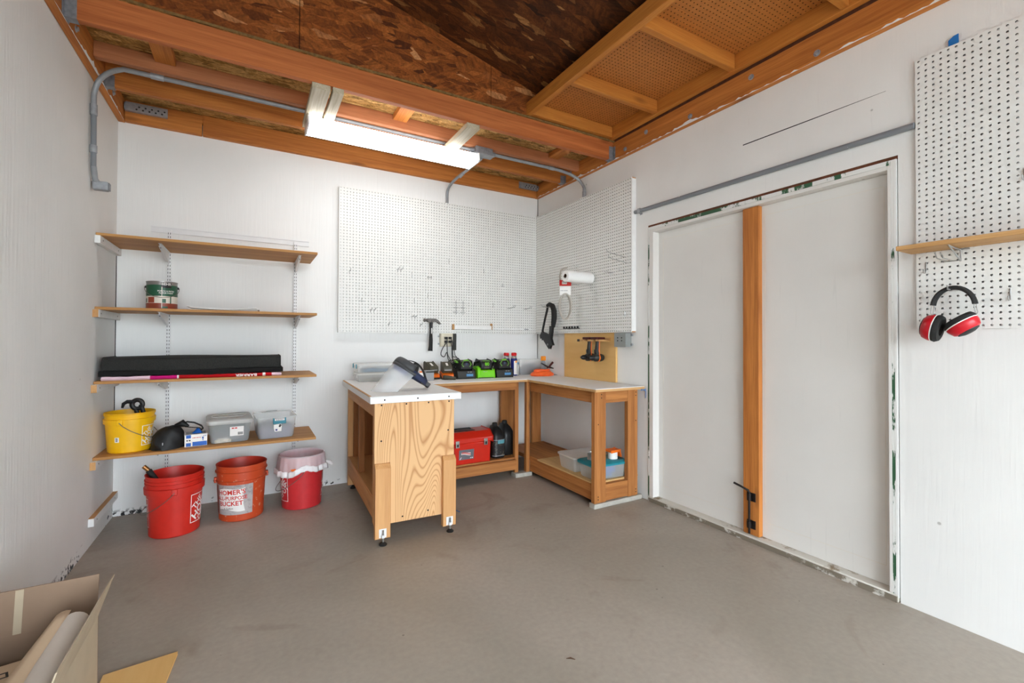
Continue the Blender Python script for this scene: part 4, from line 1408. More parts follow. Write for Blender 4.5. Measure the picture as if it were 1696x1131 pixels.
MB().mm(-.4135, -.06, -1.452, -.15, .12, .1603).build('shelf_bearer', M['bench_y'], t, world=True)
MB().mm(-.482, -.018, -1.500, -1.440, .0, .0335).build('foot_pad', M['pad'], t, world=True, bevel=.003)
MB().mm(-.60, -.43, -.585, -.50, .0, .0335).build('foot_pad', M['pad'], t, world=True, bevel=.003)
MB().mm(-.16, -.03, -.14, -.08, .0, .0335).build('foot_pad', M['pad'], t, world=True)
MB().mm(-.49, -.33, -.10, -.045, .0, .0335).build('foot_pad', M['pad'], t, world=True)
MB().mm(-1.37, -1.26, -.57, -.04, .0, .0335).build('foot_pad', M['pad'], t, world=True)
for z in (.815, .79, .60, .08, .06):       # screw heads on the near leg
    MB().lathe([(0, .0012), (.004, .001), (.0045, 0)], 8, (-.44 + .03 * (z > .7), -1.4902, z), Euler((math.pi / 2, 0, 0)).to_matrix()).build('screw', M['iron'], t, world=True)
    MB().lathe([(0, .0012), (.004, .001), (.0045, 0)], 8, (-.072, -1.4902, z), Euler((math.pi / 2, 0, 0)).to_matrix()).build('screw', M['iron'], t, world=True)
tp = MB().prism([(-.012, .838), (.004, .838), (.004, .77), (-.0, .77), (-.0, .828), (-.03, .832), (-.045, .829), (-.045, .838)], -1.5265, -1.5235, lambda a, b, c: (a - .008, c, b)).build('tape_strip', M['blue_tape'])
tag(tp, 'strip of blue tape dangling off the door end of the workbench', 'tape')

# ================================================================== ISLAND BENCH ON LEVELLING FEET
isl = thing('rolling_bench', 'pale plywood work cart with a white top and adjustable feet', 'work cart', (-1.725, -1.30, 0), (0, 0, math.radians(-2.2)))
# local frame: x across the front, +y away from the camera, z up
IT = .872
MB().mm(-.283, .283, -.022, 1.19, IT - .004, IT).build('white_top', M['white'], isl, bevel=.001)
MB().mm(-.264, .264, 0, 1.17, IT - .022, IT - .0045).build('top_board', M['pine_x'], isl)
for a in ((-.283, .283, -.022, -.003), (-.283, .283, 1.1705, 1.19)):
    MB().mm(a[0], a[1], a[2], a[3], IT - .042, IT - .0045).build('edging', M['white'], isl, bevel=.002)
for a in ((-.283, -.2645), (.2645, .283)):
    MB().mm(a[0], a[1], -.0025, 1.17, IT - .042, IT - .0045).build('edging', M['white'], isl, bevel=.002)
MB().mm(-.283, -.272, -.0, 1.17, IT - .0042, IT + .0012).build('edge_strip', M['pine_y'], isl)
for x in (-.2, 0, .2):
    MB().lathe([(0, .001), (.0045, .0008), (.005, 0)], 8, (x, -.0222, IT - .022), Euler((math.pi / 2, 0, 0)).to_matrix()).build('screw', M['iron'], isl)
MB().mm(-.250, .250, .018, .036, .100, IT - .0425).build('front_panel', M['ply_face'], isl, bevel=.001)
for x in (-.21, -.06, .08, .215):
    MB().lathe([(0, .001), (.005, .0008), (.0055, 0)], 8, (x, .0178, IT - .058), Euler((math.pi / 2, 0, 0)).to_matrix()).build('screw', M['iron'], isl)
for x, z in ((-.21, .60), (.21, .63), (-.08, .13), (.08, .14), (.19, .42), (.19, .28)):
    MB().lathe([(0, .001), (.005, .0008), (.0055, 0)], 8, (x, .0178, z), Euler((math.pi / 2, 0, 0)).to_matrix()).build('screw', M['iron'], isl)
def strap_leg(x0, x1, y0, y1, top, ch):
    sgn = -1 if y0 < .5 else 1
    if ch:      # chamfered top edge facing out
        prof = [(y1, .032), (y1, top), (y0 + .022, top), (y0, top - .025), (y0, .032)]
        MB().prism(prof, x0, x1, lambda a, b, c: (c, a, b)).build('leg', M['island_z'], isl, bevel=.002)
    else:
        MB().mm(x0, x1, y0, y1, .032, top).build('leg', M['island_z'], isl, bevel=.002)
strap_leg(-.250, -.160, -.016, .0175, .468, True)
strap_leg(.168, .252, -.016, .0175, .470, True)
strap_leg(-.248, -.160, 1.105, 1.14, IT - .0425, False)
strap_leg(.160, .248, 1.105, 1.14, IT - .0425, False)
MB().mm(-.250, -.212, .0365, .072, .105, IT - .0425).build('corner_post', M['island_z'], isl, bevel=.002)
MB().mm(.212, .250, .0365, .072, .105, IT - .0425).build('corner_post', M['island_z'], isl, bevel=.002)
MB().mm(-.250, -.214, .0725, 1.1045, .130, .252).build('side_rail', M['island_x'], isl, bevel=.003)
MB().mm(.214, .250, .0725, 1.1045, .130, .252).build('side_rail', M['island_x'], isl, bevel=.003)
MB().mm(-.250, -.214, .0725, 1.1045, IT - .13, IT - .0425).build('top_rail', M['island_x'], isl, bevel=.003)
MB().mm(.214, .250, .0725, 1.1045, IT - .13, IT - .0425).build('top_rail', M['island_x'], isl, bevel=.003)
MB().mm(-.248, .248, .0365, 1.1045, .2525, .264).build('shelf', M['island_x'], isl)
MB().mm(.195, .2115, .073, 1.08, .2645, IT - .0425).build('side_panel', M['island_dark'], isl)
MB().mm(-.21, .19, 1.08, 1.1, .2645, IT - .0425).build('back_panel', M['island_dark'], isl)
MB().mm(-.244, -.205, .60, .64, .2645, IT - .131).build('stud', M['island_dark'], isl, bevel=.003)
for x, y in ((-.205, -.0165), (.21, -.0165)):
    ft = bpy.data.objects.new('levelling_foot', None)
    COL.objects.link(ft)
    ft.parent = isl
    MB().mm(x - .022, x + .022, y - .003, y - .0005, .038, .090).build('plate', M['white_metal'], ft, bevel=.002)
    MB().cyl((x, y - .012, .018), (x, y - .012, .085), .0055, 10).build('screw_stem', M['steel'], ft, smooth=True)
    MB().mm(x - .010, x + .010, y - .020, y - .0032, .040, .058).build('bracket', M['white_metal'], ft, bevel=.003)
    MB().lathe([(0, 0), (.022, 0), (.023, .005), (.017, .011), (.007, .018), (0, .018)], 20, (x, y - .012, 0)).build('pad', M['black'], ft, smooth=True)
for x, y in ((-.205, 1.14), (.205, 1.14)):
    MB().lathe([(0, 0), (.022, 0), (.023, .005), (.017, .011), (.007, .031), (0, .031)], 20, (x, y - .02, 0)).build('levelling_foot', M['black'], isl, smooth=True)
cu = MB().prism([(-1.455, -1.06), (-1.36, -1.045), (-1.352, -1.09), (-1.36, -1.091), (-1.368, -1.056), (-1.455, -1.068)], .0002, .0012, lambda a, b, c: (a + .02, b + .02, c)).build('tape_mark', M['blue_tape'])
tag(cu, 'faint blue tape mark on the floor beside the cart foot', 'tape')

# ================================================================== SHELVES ON THE LEFT
SZ = (1.834, 1.396, .955, .507)          # top surfaces
SF = -.488
SHN = ('topmost', 'second from the top', 'third from the top', 'lowest')
for k, z in enumerate(SZ):
    o = MB().mm(-W + .002, -2.205, SF, -.022, z - .017, z).build('shelf_board', M['oak_x'], bevel=.0015)
    tag(o, ('oak-faced shelf board on white brackets, ' + SHN[k] + ' of the four') + (', with bins' if k == 3 else ', with paint' if k == 1 else ', with matting' if k == 2 else ', empty'), 'shelf', 'wall shelf boards')
rail = tag(MB().mm(-3.23, -2.215, -.004, -.0005, 1.958, 2.0).mm(-3.23, -2.215, -.010, -.0042, 1.994, 2.0).mm(-3.23, -2.215, -.010, -.0042, 1.958, 1.963).build('hang_rail', M['white_metal']), 'thin white metal hang rail on the back wall above the shelves', 'rail')
for x, lab in ((-3.125, 'white slotted shelf upright nearer the left wall'), (-2.313, 'white slotted shelf upright farther from the left wall')):
    t = thing('shelf_standard', lab, 'upright', (x, -.006, .15), group='shelf uprights')
    m = MB().mm(x - .0125, x - .0105, -.0165, -.001, .15, 1.985).mm(x + .0105, x + .0125, -.0165, -.001, .15, 1.985).mm(x - .0125, x + .0125, -.0185, -.0166, .15, 1.985)
    m.build('channel', M['white_metal'], t, world=True)
    m = MB()
    z = .17
    while z < 1.97:
        for dx in (-.006, .006):
            m.mm(x + dx - .0017, x + dx + .0017, -.0189, -.0186, z, z + .013)
        z += .0254
    m.build('slots', M['print_black'], t, world=True, kind='stuff')
    for z in SZ:
        zz = z - .0175
        big = z > 1
        D, h = (-.40, .075)
        prof = [(-.0192, zz - .002), (D, zz - .002), (D, zz - .016), (-.10, zz - h), (-.0192, zz - h - .006)]
        b = thing('shelf_bracket', 'white steel bracket under the ' + ['topmost', 'second', 'third', 'lowest'][SZ.index(z)] + ' shelf board, ' + ('nearer the left wall' if x < -3 else 'farther from the left wall'), 'bracket', (x, -.2, zz - .05), group='shelf brackets')
        MB().prism(prof, x - .0015, x + .0015, lambda a, c, q: (q, a, c)).build('web', M['white_metal'], b, world=True)
        MB().mm(x - .009, x + .009, D, -.0195, zz - .0022, zz - .0004).build('flange', M['white_metal'], b, world=True)
        lo = [(D, zz - .016), (-.10, zz - h)]
        MB().prism([(lo[0][0], lo[0][1]), (lo[1][0], lo[1][1]), (lo[1][0], lo[1][1] - .002), (lo[0][0], lo[0][1] - .002)], x - .007, x + .007, lambda a, c, q: (q, a, c)).build('lower_flange', M['white_metal'], b, world=True)
        MB().lathe([(0, .0008), (.004, .0005), (.0042, 0)], 8, (x, D + .03, zz - .0245), Euler((math.radians(75), 0, 0)).to_matrix()).build('rivet', M['print_black'], b, world=True)
for k, (z, tone, ye) in enumerate(((SZ[0] - .0175, 'white', -.503), (SZ[1] - .0175, 'oak', -.522), (SZ[2] - .0175, 'oak', -.530), (SZ[3] - .0175, 'oak', -.530), (.170, 'white', -.548))):
    t = thing('wall_cleat', ('white-painted cleat on the left wall under the ' + SHN[k] + ' shelf') if k < 4 else 'white-painted cleat low on the left wall just above the floor', 'cleat', (-W + .012, -.27, z - .045), group='wall cleats')
    MB().mm(-W + .0005, -W + .027, ye + .003, -.002, z - .046, z).build('strip', M['white'], t, world=True, bevel=.002)
    MB().mm(-W + .0008, -W + .0265, ye, ye + .0028, z - .0455, z - .0005).build('end_grain', M['white'] if tone == 'white' else M['oak_edge'], t, world=True)
    if k == 4:
        MB().mm(-W + .001, -W + .0265, ye + .004, -.002, z + .0002, z + .0015).build('bare_top', M['oak_edge'], t, world=True)
    for y in (ye + .06, -.08):
        MB().lathe([(0, .001), (.004, .0008), (.0045, 0)], 8, (-W + .0272, y, z - .022), Euler((0, math.pi / 2, 0)).to_matrix()).build('screw', M['iron'], t, world=True)

# ================================================================== BUCKETS
def wrap(c, z0, r0, z1, r1, a0, eps=.0009):
    """flat (a, b) -> the side of a tapered bucket; a = arc length from bearing a0 (0 = towards -y, + = towards +x), b = height"""
    def fn(a, b):
        rr = r0 + (r1 - r0) * (b - z0) / (z1 - z0) + eps
        th = a0 + a / ((r0 + r1) / 2)
        return (c[0] + rr * math.sin(th), c[1] - rr * math.cos(th), c[2] + b)
    return fn
def patch(fn, poly_a, poly_b, n=18):
    m = MB()
    return m.grid(n, 4, lambda u, v: fn(poly_a[0] + (poly_a[1] - poly_a[0]) * u, poly_b[0] + (poly_b[1] - poly_b[0]) * v))
def bucket(name, label, c, rb, rt, h, mat, inmat, rings, ear_b, bail_side, group='plastic buckets', bail_drop=1.0, bail_span=.5):
    t = thing(name, label, 'bucket', c, group=group)
    prof = [(0, 0), (rb - .006, 0), (rb, .006)]
    R = lambda z: rb + (rt - rb) * z / h
    for z0, z1, d in rings:
        prof += [(R(z0 - .001), z0 - .001), (R(z0) + d, z0), (R(z1) + d, z1), (R(z1 + .001), z1 + .001)]
    prof += [(rt, h - .006), (rt + .003, h - .004), (rt + .003, h)]
    MB().lathe(prof, 56).build('shell', M[mat], t, smooth=True)
    MB().lathe([(rt + .003, h), (rt - .002, h), (rt - .003, h - .004), (rb - .003, .006), (0, .006)], 56).build('inner_wall', M[inmat], t, smooth=True)
    ze = sum(rings[-1][:2]) / 2 if len(rings) == 1 else (rings[0][0] + rings[0][1]) / 2
    for b in (ear_b, ear_b + math.pi):
        dv = Vector((math.sin(b), -math.cos(b), 0))
        e = dv * (R(ze) + .008)
        MB().box((e.x, e.y, ze), (.030, .016, .036), (0, 0, b)).build('ear', M[mat], t, bevel=.004)
    # bail swung down to one side
    pts = []
    side = Vector((math.cos(ear_b), math.sin(ear_b), 0)) * bail_side
    ax = Vector((math.sin(ear_b), -math.cos(ear_b), 0))
    rr = R(ze) + .018
    for i in range(25):
        a = math.pi * i / 24
        q = ax * (rr * math.cos(a)) + side * ((rr + .008) * math.sin(a)) + Vector((0, 0, ze - bail_drop * math.sin(a) ** .8))
        pts.append(tuple(q))
    MB().tube(pts, .0022, 6).build('bail', M['bail'], t, smooth=True)
    return t, R
def square_logo(t, c, rb, rt, h, b0, zc, s, words=True):
    """outlined square with three diagonal words"""
    fn = wrap((0, 0, 0), 0, rb, h, rt, b0)
    m = MB()
    lw = .004
    for (a0, a1, z0, z1) in ((-s, s, zc - s, zc - s + lw), (-s, s, zc + s - lw, zc + s), (-s, -s + lw, zc - s, zc + s), (s - lw, s, zc - s, zc + s)):
        m.grid(20, 1, lambda u, v: fn(a0 + (a1 - a0) * u, z0 + (z1 - z0) * v))
    q = math.radians(45)
    k = s / .088
    pd = lambda d, e: (-.7071 * d * k + .7071 * e * k, zc + .7071 * d * k + .7071 * e * k)
    m.txt('THE', .052 * k, fn, .016, q, *pd(.047, -.004), .95)
    m.txt('HOME', .068 * k, fn, .028, q, *pd(.002, 0), .95)
    m.txt('DEPOT', .056 * k, fn, .022, q, *pd(-.046, .002), .82)
    m.build('printed_logo', M['print_white'], t, label='white square logo with diagonal lettering THE HOME DEPOT')

c = (-3.022, -.472, 0)
t, R = bucket('bucket', 'bright red bucket with a dark handle sticking out, leftmost on the floor', c, .131, .149, .372, 'red', 'red', [(.262, .298, .011), (.318, .324, .006), (.338, .344, .006)], .10, -1, bail_drop=.14)
square_logo(t, c, .131, .149, .372, math.radians(77), .150, .088)
square_logo(t, c, .131, .149, .372, math.radians(-97), .150, .088)
tl = thing('tool_handle', 'black tool handle with a wooden stub leaning out of the red bucket', 'tool', (-3.02, -.44, .02))
MB().tube([(-2.97, -.45, .03), (-3.10, -.47, .30), (-3.155, -.475, .396)], .0165, 10).build('grip', M['black_matte'], tl, world=True, smooth=True)
MB().tube([(-3.155, -.475, .397), (-3.180, -.477, .425)], .012, 10).build('stub', M['copper'], tl, world=True, smooth=True)

c = (-2.662, -.380, 0)
t, R = bucket('bucket', 'scuffed orange bucket with a big printed label, middle one on the floor', c, .131, .149, .365, 'orange', 'orange_in', [(.262, .268, .008), (.318, .324, .008)], math.radians(95), 1, bail_drop=.07)
fn = wrap((0, 0, 0), 0, .131, .365, .149, math.radians(-24))
patch(fn, (-.128, .128), (.048, .245)).build('label_sheet', M['label_grey'], t, smooth=True)
fn2 = wrap((0, 0, 0), 0, .131, .365, .149, math.radians(-24), .0016)
m = MB()
m.grid(20, 3, lambda u, v: fn2(-.088 + .170 * u - (.012 * math.sin(math.pi * v) if u > .9 else 0), .078 + .142 * v + .012 * (u - .5) * (1 if v > .5 else -1) + .006 * math.sin(6 * u)))
m.build('banner', M['print_white'], t, smooth=True)
fn3 = wrap((0, 0, 0), 0, .131, .365, .149, math.radians(-24), .0022)
m = MB()
m.txt("HOMER'S", .043, fn3, .022, .05, -.004, .196)
m.txt('ALL-PURPOSE', .034, fn3, .02, .03, -.004, .158, .95)
m.txt('BUCKET', .042, fn3, .022, .04, -.008, .122)
m.build('banner_print', M['print_red'], t)
MB().txt('5 Gallon', .018, fn3, .008, .06, -.02, .090).build('size_print', M['print_black'], t)
patch(wrap((0, 0, 0), 0, .131, .365, .149, math.radians(-84), .0014), (-.0, .045), (.05, .24)).build('label_picture', M['can_brick'], t, smooth=True)

c = (-2.282, -.352, 0)
t, R = bucket('bucket', 'faded red bucket under a plastic bag liner, rightmost on the floor', c, .131, .149, .365, 'pinkred', 'pinkred', [(.262, .298, .010), (.325, .331, .006)], .05, -1, bail_drop=.15)
square_logo(t, c, .131, .149, .365, math.radians(-80), .145, .085)
square_logo(t, c, .131, .149, .365, math.radians(98), .145, .085)
ln = thing('bin_liner', 'translucent white plastic bag folded over the rightmost bucket', 'bag', (c[0], c[1], .27))
def liner(u, v, top=True):
    a = 2 * math.pi * u
    rip = .004 * math.sin(9 * a) + .003 * math.sin(23 * a + 1)
    if v < .45:                    # inside
        k = v / .45
        r = .128 + .018 * k + rip * (1 - k)
        z = .16 + .222 * k
    else:
        k = (v - .45) / .55
        r = .155 + .012 * k + rip * k * 1.6 + (.006 if k > .9 else 0)
        z = .382 - (.125 + .018 * math.sin(a * 2 + .8) + .008 * math.sin(5 * a)) * k
    return (c[0] + r * math.cos(a), c[1] + r * math.sin(a), z)
MB().grid(96, 16, liner).build('film', M['liner'], ln, world=True, smooth=True)
def hem(u, v):
    a = 2 * math.pi * u
    x, y, z = liner(u, 1)
    r = Vector((x - c[0], y - c[1]))
    q = r * (1.012 - .02 * v)
    return (c[0] + q.x, c[1] + q.y, z - .004 + .040 * v + .003 * math.sin(7 * a) + .002 * math.sin(29 * a))
MB().grid(96, 3, hem).build('hem', M['liner_white'], ln, world=True, smooth=True, thick=.001)
kn = MB().tube([(c[0] + .155, c[1] - .07, .31), (c[0] + .185, c[1] - .085, .298), (c[0] + .195, c[1] - .09, .285)], [.006, .016, .010], 8)
kn.build('knot', M['liner_white'], ln, world=True, smooth=True)
fl = wrap((c[0], c[1], 0), 0, .170, 1, .170, math.radians(-24), .0025)
MB().prism([(-.018, .298), (.018, .302), (.014, .290), (.0, .284), (-.014, .288)], 0, 1, lambda a, b, q: Vector(fl(a, b)) + Vector((0, -.0008 * q, 0))).build('tie_flap', M['orange_plastic'], ln, world=True)

c = (-3.272, -.335, SZ[3])
t, R = bucket('bucket', 'yellow bucket on the lowest shelf board', c, .108, .124, .243, 'yellow', 'yellow', [(.178, .206, .008), (.228, .236, .004)], math.radians(-12), 1, bail_drop=.115)
square_logo(t, c, .108, .124, .243, math.radians(70), .098, .062)
fs = wrap((0, 0, 0), 0, .108, .243, .124, math.radians(-22))
patch(fs, (-.012, .012), (.070, .100), 4).build('price_sticker', M['print_white'], t)
fs2 = wrap((0, 0, 0), 0, .108, .243, .124, math.radians(-22), .0016)
m = MB()
for k in range(5):
    patch_ = (-.006, .006) if k % 2 else (-.007, .005)
    m.grid(3, 1, lambda u, v: fs2(patch_[0] + (patch_[1] - patch_[0]) * u, .075 + .0045 * k + .003 * v))
m.build('sticker_print', M['print_black'], t)
cl = thing('spring_clamp', 'black plastic spring clamp poking out of the yellow bucket', 'clamp', (-3.25, -.36, .73))
m = MB()
ring = [(-3.236 + .026 * math.sin(a), -.345, .792 + .028 * math.cos(a)) for a in [2 * math.pi * i / 20 for i in range(20)]]
m.tube(ring, .0135, 8, closed=True)
m.build('jaw_loop', M['black'], cl, world=True, smooth=True)
MB().tube([(-3.252, -.345, .808), (-3.285, -.35, .812), (-3.302, -.352, .800), (-3.308, -.353, .775)], [.013, .012, .010, .006], 8).build('jaw', M['black'], cl, world=True, smooth=True)
MB().tube([(-3.218, -.345, .79), (-3.205, -.345, .74), (-3.20, -.33, .64), (-3.20, -.32, .53)], .0125, 8).build('handle', M['black'], cl, world=True, smooth=True)
MB().tube([(-3.245, -.345, .77), (-3.235, -.345, .735), (-3.25, -.34, .64), (-3.27, -.33, .53)], .0125, 8).build('handle', M['black'], cl, world=True, smooth=True)

# ================================================================== SHELF CONTENTS
# paint can
c = (-3.128, -.27, SZ[1])
t = thing('paint_can', 'green-labelled gallon paint can on the second shelf from the top', 'paint can', c)
MB().lathe([(0, 0), (.082, 0), (.0845, .003), (.0825, .006), (.0825, .176), (.0845, .180), (.0845, .184), (.078, .186), (.076, .181), (.070, .180), (0, .180)], 48).build('tin', M['can_steel'], t, smooth=True)
def band(z0, z1, mat, b0=0, b1=2 * math.pi, eps=.0006, name='label_band'):
    r = .0825 + eps
    n = max(4, int(48 * (b1 - b0) / (2 * math.pi)))
    return MB().grid(n, 1, lambda u, v: (r * math.sin(b0 + (b1 - b0) * u), -r * math.cos(b0 + (b1 - b0) * u), z0 + (z1 - z0) * v)).build(name, M[mat], t, smooth=True)
band(.088, .160, 'can_green', -1.75, 1.65)
band(.042, .088, 'can_cream', -1.75, 1.65)
band(.008, .042, 'can_brick', -1.75, 1.65)
band(.044, .080, 'can_brick', -.86, -.36, .0012, 'label_house')
band(.046, .072, 'can_green', -1.18, -1.0, .0012, 'label_shrub')
band(.044, .070, 'can_green', .12, .38, .0012, 'label_shrub')
band(.042, .086, 'can_green', .66, .74, .0012, 'label_post')
band(.142, .176, 'print_black', .06, .74, .0012, 'label_plate')
band(.008, .148, 'can_cream', .10, .14, .0016, 'drip')
band(.010, .021, 'can_green', .15, .5, .0014, 'label_seal')
fc = wrap((0, 0, 0), 0, .0825, 1, .0825, .40, .0018)
MB().txt('BEHR', .022, fc, .02, 0, .0, .165).build('plate_print', M['print_white'], t)
fc = wrap((0, 0, 0), 0, .0825, 1, .0825, .36, .0018)
m = MB().txt('PORCH & PATIO', .0125, fc, .018, 0, .004, .120).txt('FLOOR PAINT', .0125, fc, .018, 0, .004, .107)
m.build('label_print', M['print_white'], t)
for b in (-1.32, 1.32 + .3):
    MB().lathe([(0, 0), (.008, 0), (.007, .007), (0, .008)], 12, (.0825 * math.sin(b), -.0825 * math.cos(b), .148), Euler((math.pi / 2, 0, b)).to_matrix()).build('ear', M['print_black'], t, smooth=True)
pts = []
for i in range(21):
    k = i / 20
    b = -1.32 + (1.62 + 1.32) * k
    r = .092
    pts.append((r * math.sin(b), -r * math.cos(b), .148 - .070 * math.sin(math.pi * k) ** .7))
MB().tube(pts, .0016, 6).build('bail', M['bail'], t, smooth=True)
# stack of thin sheets
for k, (dx, dy, th, dz) in enumerate(((0, 0, .004, 0), (.01, -.012, .004, .0065), (-.008, .01, .004, .013))):
    o = MB().grid(10, 2, lambda u, v: (-2.975 + dx + .40 * u, -.40 + dy + .26 * v, SZ[1] + .003 + dz + .020 * (u - .5) ** 2 * (1 + .6 * k))).build('white_sheet', M['paper'], thick=th)
    tag(o, ['lowest', 'middle', 'topmost'][k] + ' thin white sheet of the curled stack beside the paint can', 'sheet', 'white sheets on the shelf')

# roll of black matting on a printed bag
t = thing('black_matting', 'thick folded black felt matting on the third shelf from the top', 'matting', (-2.9, -.28, .99))
def mat_top(u, v):
    x = -3.392 + .958 * u
    wob = .004 * math.sin(7 * u + 2 * v)
    return x, wob
m = MB()
n = 24
sec = [(-.462, 1.012), (-.466, 1.045), (-.455, 1.083), (-.43, 1.090), (-.13, 1.092), (-.10, 1.07), (-.10, 1.02)]
for i in range(n):
    pass
vs, fs = [], []
for i in range(n + 1):
    u = i / n
    for y, z in sec:
        vs.append((-3.392 + .958 * u + (.006 if i in (0,) else 0), y + .004 * math.sin(11 * u), z + .003 * math.sin(7 * u + y * 9)))
k = len(sec)
for i in range(n):
    for j in range(k):
        j2 = (j + 1) % k
        fs.append((i * k + j, i * k + j2, (i + 1) * k + j2, (i + 1) * k + j))
fs += [tuple(range(k)), tuple(n * k + j for j in range(k - 1, -1, -1))]
m.add(vs, fs)
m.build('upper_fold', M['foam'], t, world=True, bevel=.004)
m = MB()
vs, fs = [], []
for i in range(41):
    u = i / 40
    for y, z in ((-.470, .982), (-.474, 1.002), (-.468, 1.0115), (-.10, 1.0115), (-.10, .982)):
        vs.append((-3.398 + .978 * u, y + .003 * math.sin(31 * u), z + (.005 * math.sin(9 * u) - .002 if z < 1 else 0)))
for i in range(40):
    for j in range(5):
        j2 = (j + 1) % 5
        fs.append((i * 5 + j, i * 5 + j2, (i + 1) * 5 + j2, (i + 1) * 5 + j))
fs += [tuple(range(5)), tuple(200 + j for j in range(4, -1, -1))]
m.add(vs, fs)
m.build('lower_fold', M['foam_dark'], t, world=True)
t = thing('packing_bag', 'crumpled pink and red printed plastic bag pressed under the black matting', 'bag', (-2.9, -.28, SZ[2]))
def film(x0, x1, mat):
    vs, fs = [], []
    n = 14
    for i in range(n + 1):
        x = x0 + (x1 - x0) * i / n
        f = .0022 * math.sin(37 * x) + .0015 * math.sin(91 * x)
        for y, z in ((-.470 + f, SZ[2] + .001), (-.479 + f, SZ[2] + .011), (-.472 + f, SZ[2] + .0225 + .5 * f), (-.16, SZ[2] + .022), (-.16, SZ[2] + .001)):
            vs.append((x, y, z))
    for i in range(n):
        for j in range(5):
            j2 = (j + 1) % 5
            fs.append((i * 5 + j, i * 5 + j2, (i + 1) * 5 + j2, (i + 1) * 5 + j))
    fs += [tuple(range(5)), tuple(n * 5 + j for j in range(4, -1, -1))]
    MB().add(vs, fs).build('bag_band', M[mat], t, world=True, smooth=True)
for x0, x1, mt in ((-3.385, -3.155, 'bag_pink'), (-3.1548, -3.020, 'bag_magenta'), (-3.0198, -3.010, 'print_white'), (-3.0098, -2.545, 'bag_red'), (-2.5448, -2.528, 'print_white'), (-2.5278, -2.490, 'bag_red'), (-2.4898, -2.43, 'bag_pink')):
    film(x0, x1, mt)
MB().txt('BARRIER', .030, lambda a, b: (a - 2.64, -.4815, SZ[2] + .012 + b * .8), .02, math.pi, sx=1.1).build('bag_print', M['print_white'], t, world=True)

# black shoulder bag
t = thing('pouch', 'slouched black nylon pouch with a strap, beside the yellow bucket', 'bag', (-3.08, -.34, SZ[3]))
def pouch(u, v):
    a = 2 * math.pi * u
    k = math.sin(v * math.pi / 2)
    cf = max(0.0, math.cos(v * math.pi / 2))
    rx = .088 * cf ** .55
    ry = .072 * cf ** .6
    lump = 1 + .08 * math.sin(3 * a + 5 * k) + .05 * math.sin(7 * a + 12 * k) + .02 * math.sin(17 * a - 9 * k)
    x = rx * math.cos(a) * lump + .012 * k
    return (-3.078 + x, -.395 + ry * math.sin(a) * lump, SZ[3] + .001 + .138 * k * (1 - .22 * cf * math.cos(a - 3.4)) + .007 * cf * k * math.sin(5 * a + 2))
MB().grid(40, 14, pouch).build('body', M['nylon'], t, world=True, smooth=True)
MB().tube([(-3.04, -.35, .640), (-3.00, -.36, .655), (-2.965, -.362, .632)], [.010, .024, .006], 10).build('flap', M['nylon'], t, world=True, smooth=True)
sp = [(-3.005, -.355, .652), (-2.975, -.36, .662), (-2.935, -.37, .655), (-2.895, -.375, .632), (-2.885, -.375, .612), (-2.90, -.37, .606)]
MB().grid(20, 1, lambda u, v: tuple(Vector(sp[min(4, int(u * 5))]).lerp(Vector(sp[min(4, int(u * 5)) + 1]), u * 5 - min(4, int(u * 5))) + Vector((0, .022 * (v - .5), .004 * (v - .5))))).build('strap', M['nylon_web'], t, world=True, thick=.003)
sp2 = [(-2.985, -.372, .632), (-2.945, -.375, .625), (-2.905, -.375, .618), (-2.892, -.375, .600)]
MB().grid(12, 1, lambda u, v: tuple(Vector(sp2[min(2, int(u * 3))]).lerp(Vector(sp2[min(2, int(u * 3)) + 1]), u * 3 - min(2, int(u * 3))) + Vector((0, .02 * (v - .5), 0)))).build('strap', M['nylon_web'], t, world=True, thick=.003)
MB().mm(-3.092, -3.086, -.4665, -.4635, .535, .556).build('zip_pull', M['print_grey'], t, world=True)

# glove box
t = thing('glove_box', 'open blue and white carton of blue gloves on the lowest shelf', 'carton', (-2.928, -.36, SZ[3]), (0, 0, math.radians(6)))
MB().mm(-.06, .062, -.06, .055, 0.0005, .078).build('carton', M['print_white'], t, bevel=.001)
MB().mm(-.018, .060, -.0608, -.0601, .003, .030).build('blue_panel', M['print_blue'], t)
MB().mm(-.052, -.026, -.0608, -.0601, .003, .025).build('blue_panel', M['print_blue'], t)
MB().mm(-.052, -.026, -.0608, -.0601, .055, .076).build('blue_panel', M['print_blue'], t)
MB().bars(.004, .056, .044, .005, lambda a, b: (a, -.0609, b), 6).build('print_line', M['print_red'], t)
MB().bars(.048, .064, .016, .004, lambda a, b: (a, -.0609, b), 2).mm(.036, .041, -.0609, -.0607, .036, .058).mm(.033, .043, -.0609, -.0607, .050, .058).build('print_count', M['print_blue'], t)
MB().bars(-.039, .041, .022, .008, lambda a, b: (a, -.0609, b), 2).build('print_brand', M['print_black'], t)
MB().prism([(-.052, -.052), (.055, -.052), (.055, .048), (-.052, .048)], .0782, .0786, lambda a, b, q: (a, b, q)).build('opening', M['print_grey'], t)
m = MB()
m.grid(16, 8, lambda u, v: (-.02 + .058 * u, -.03 + .05 * v, .079 + .028 * math.sin(math.pi * u) * math.sin(math.pi * v) * (1 + .25 * math.sin(9 * u + 5 * v))))
m.build('glove_tuft', M['print_blue'], t, smooth=True)

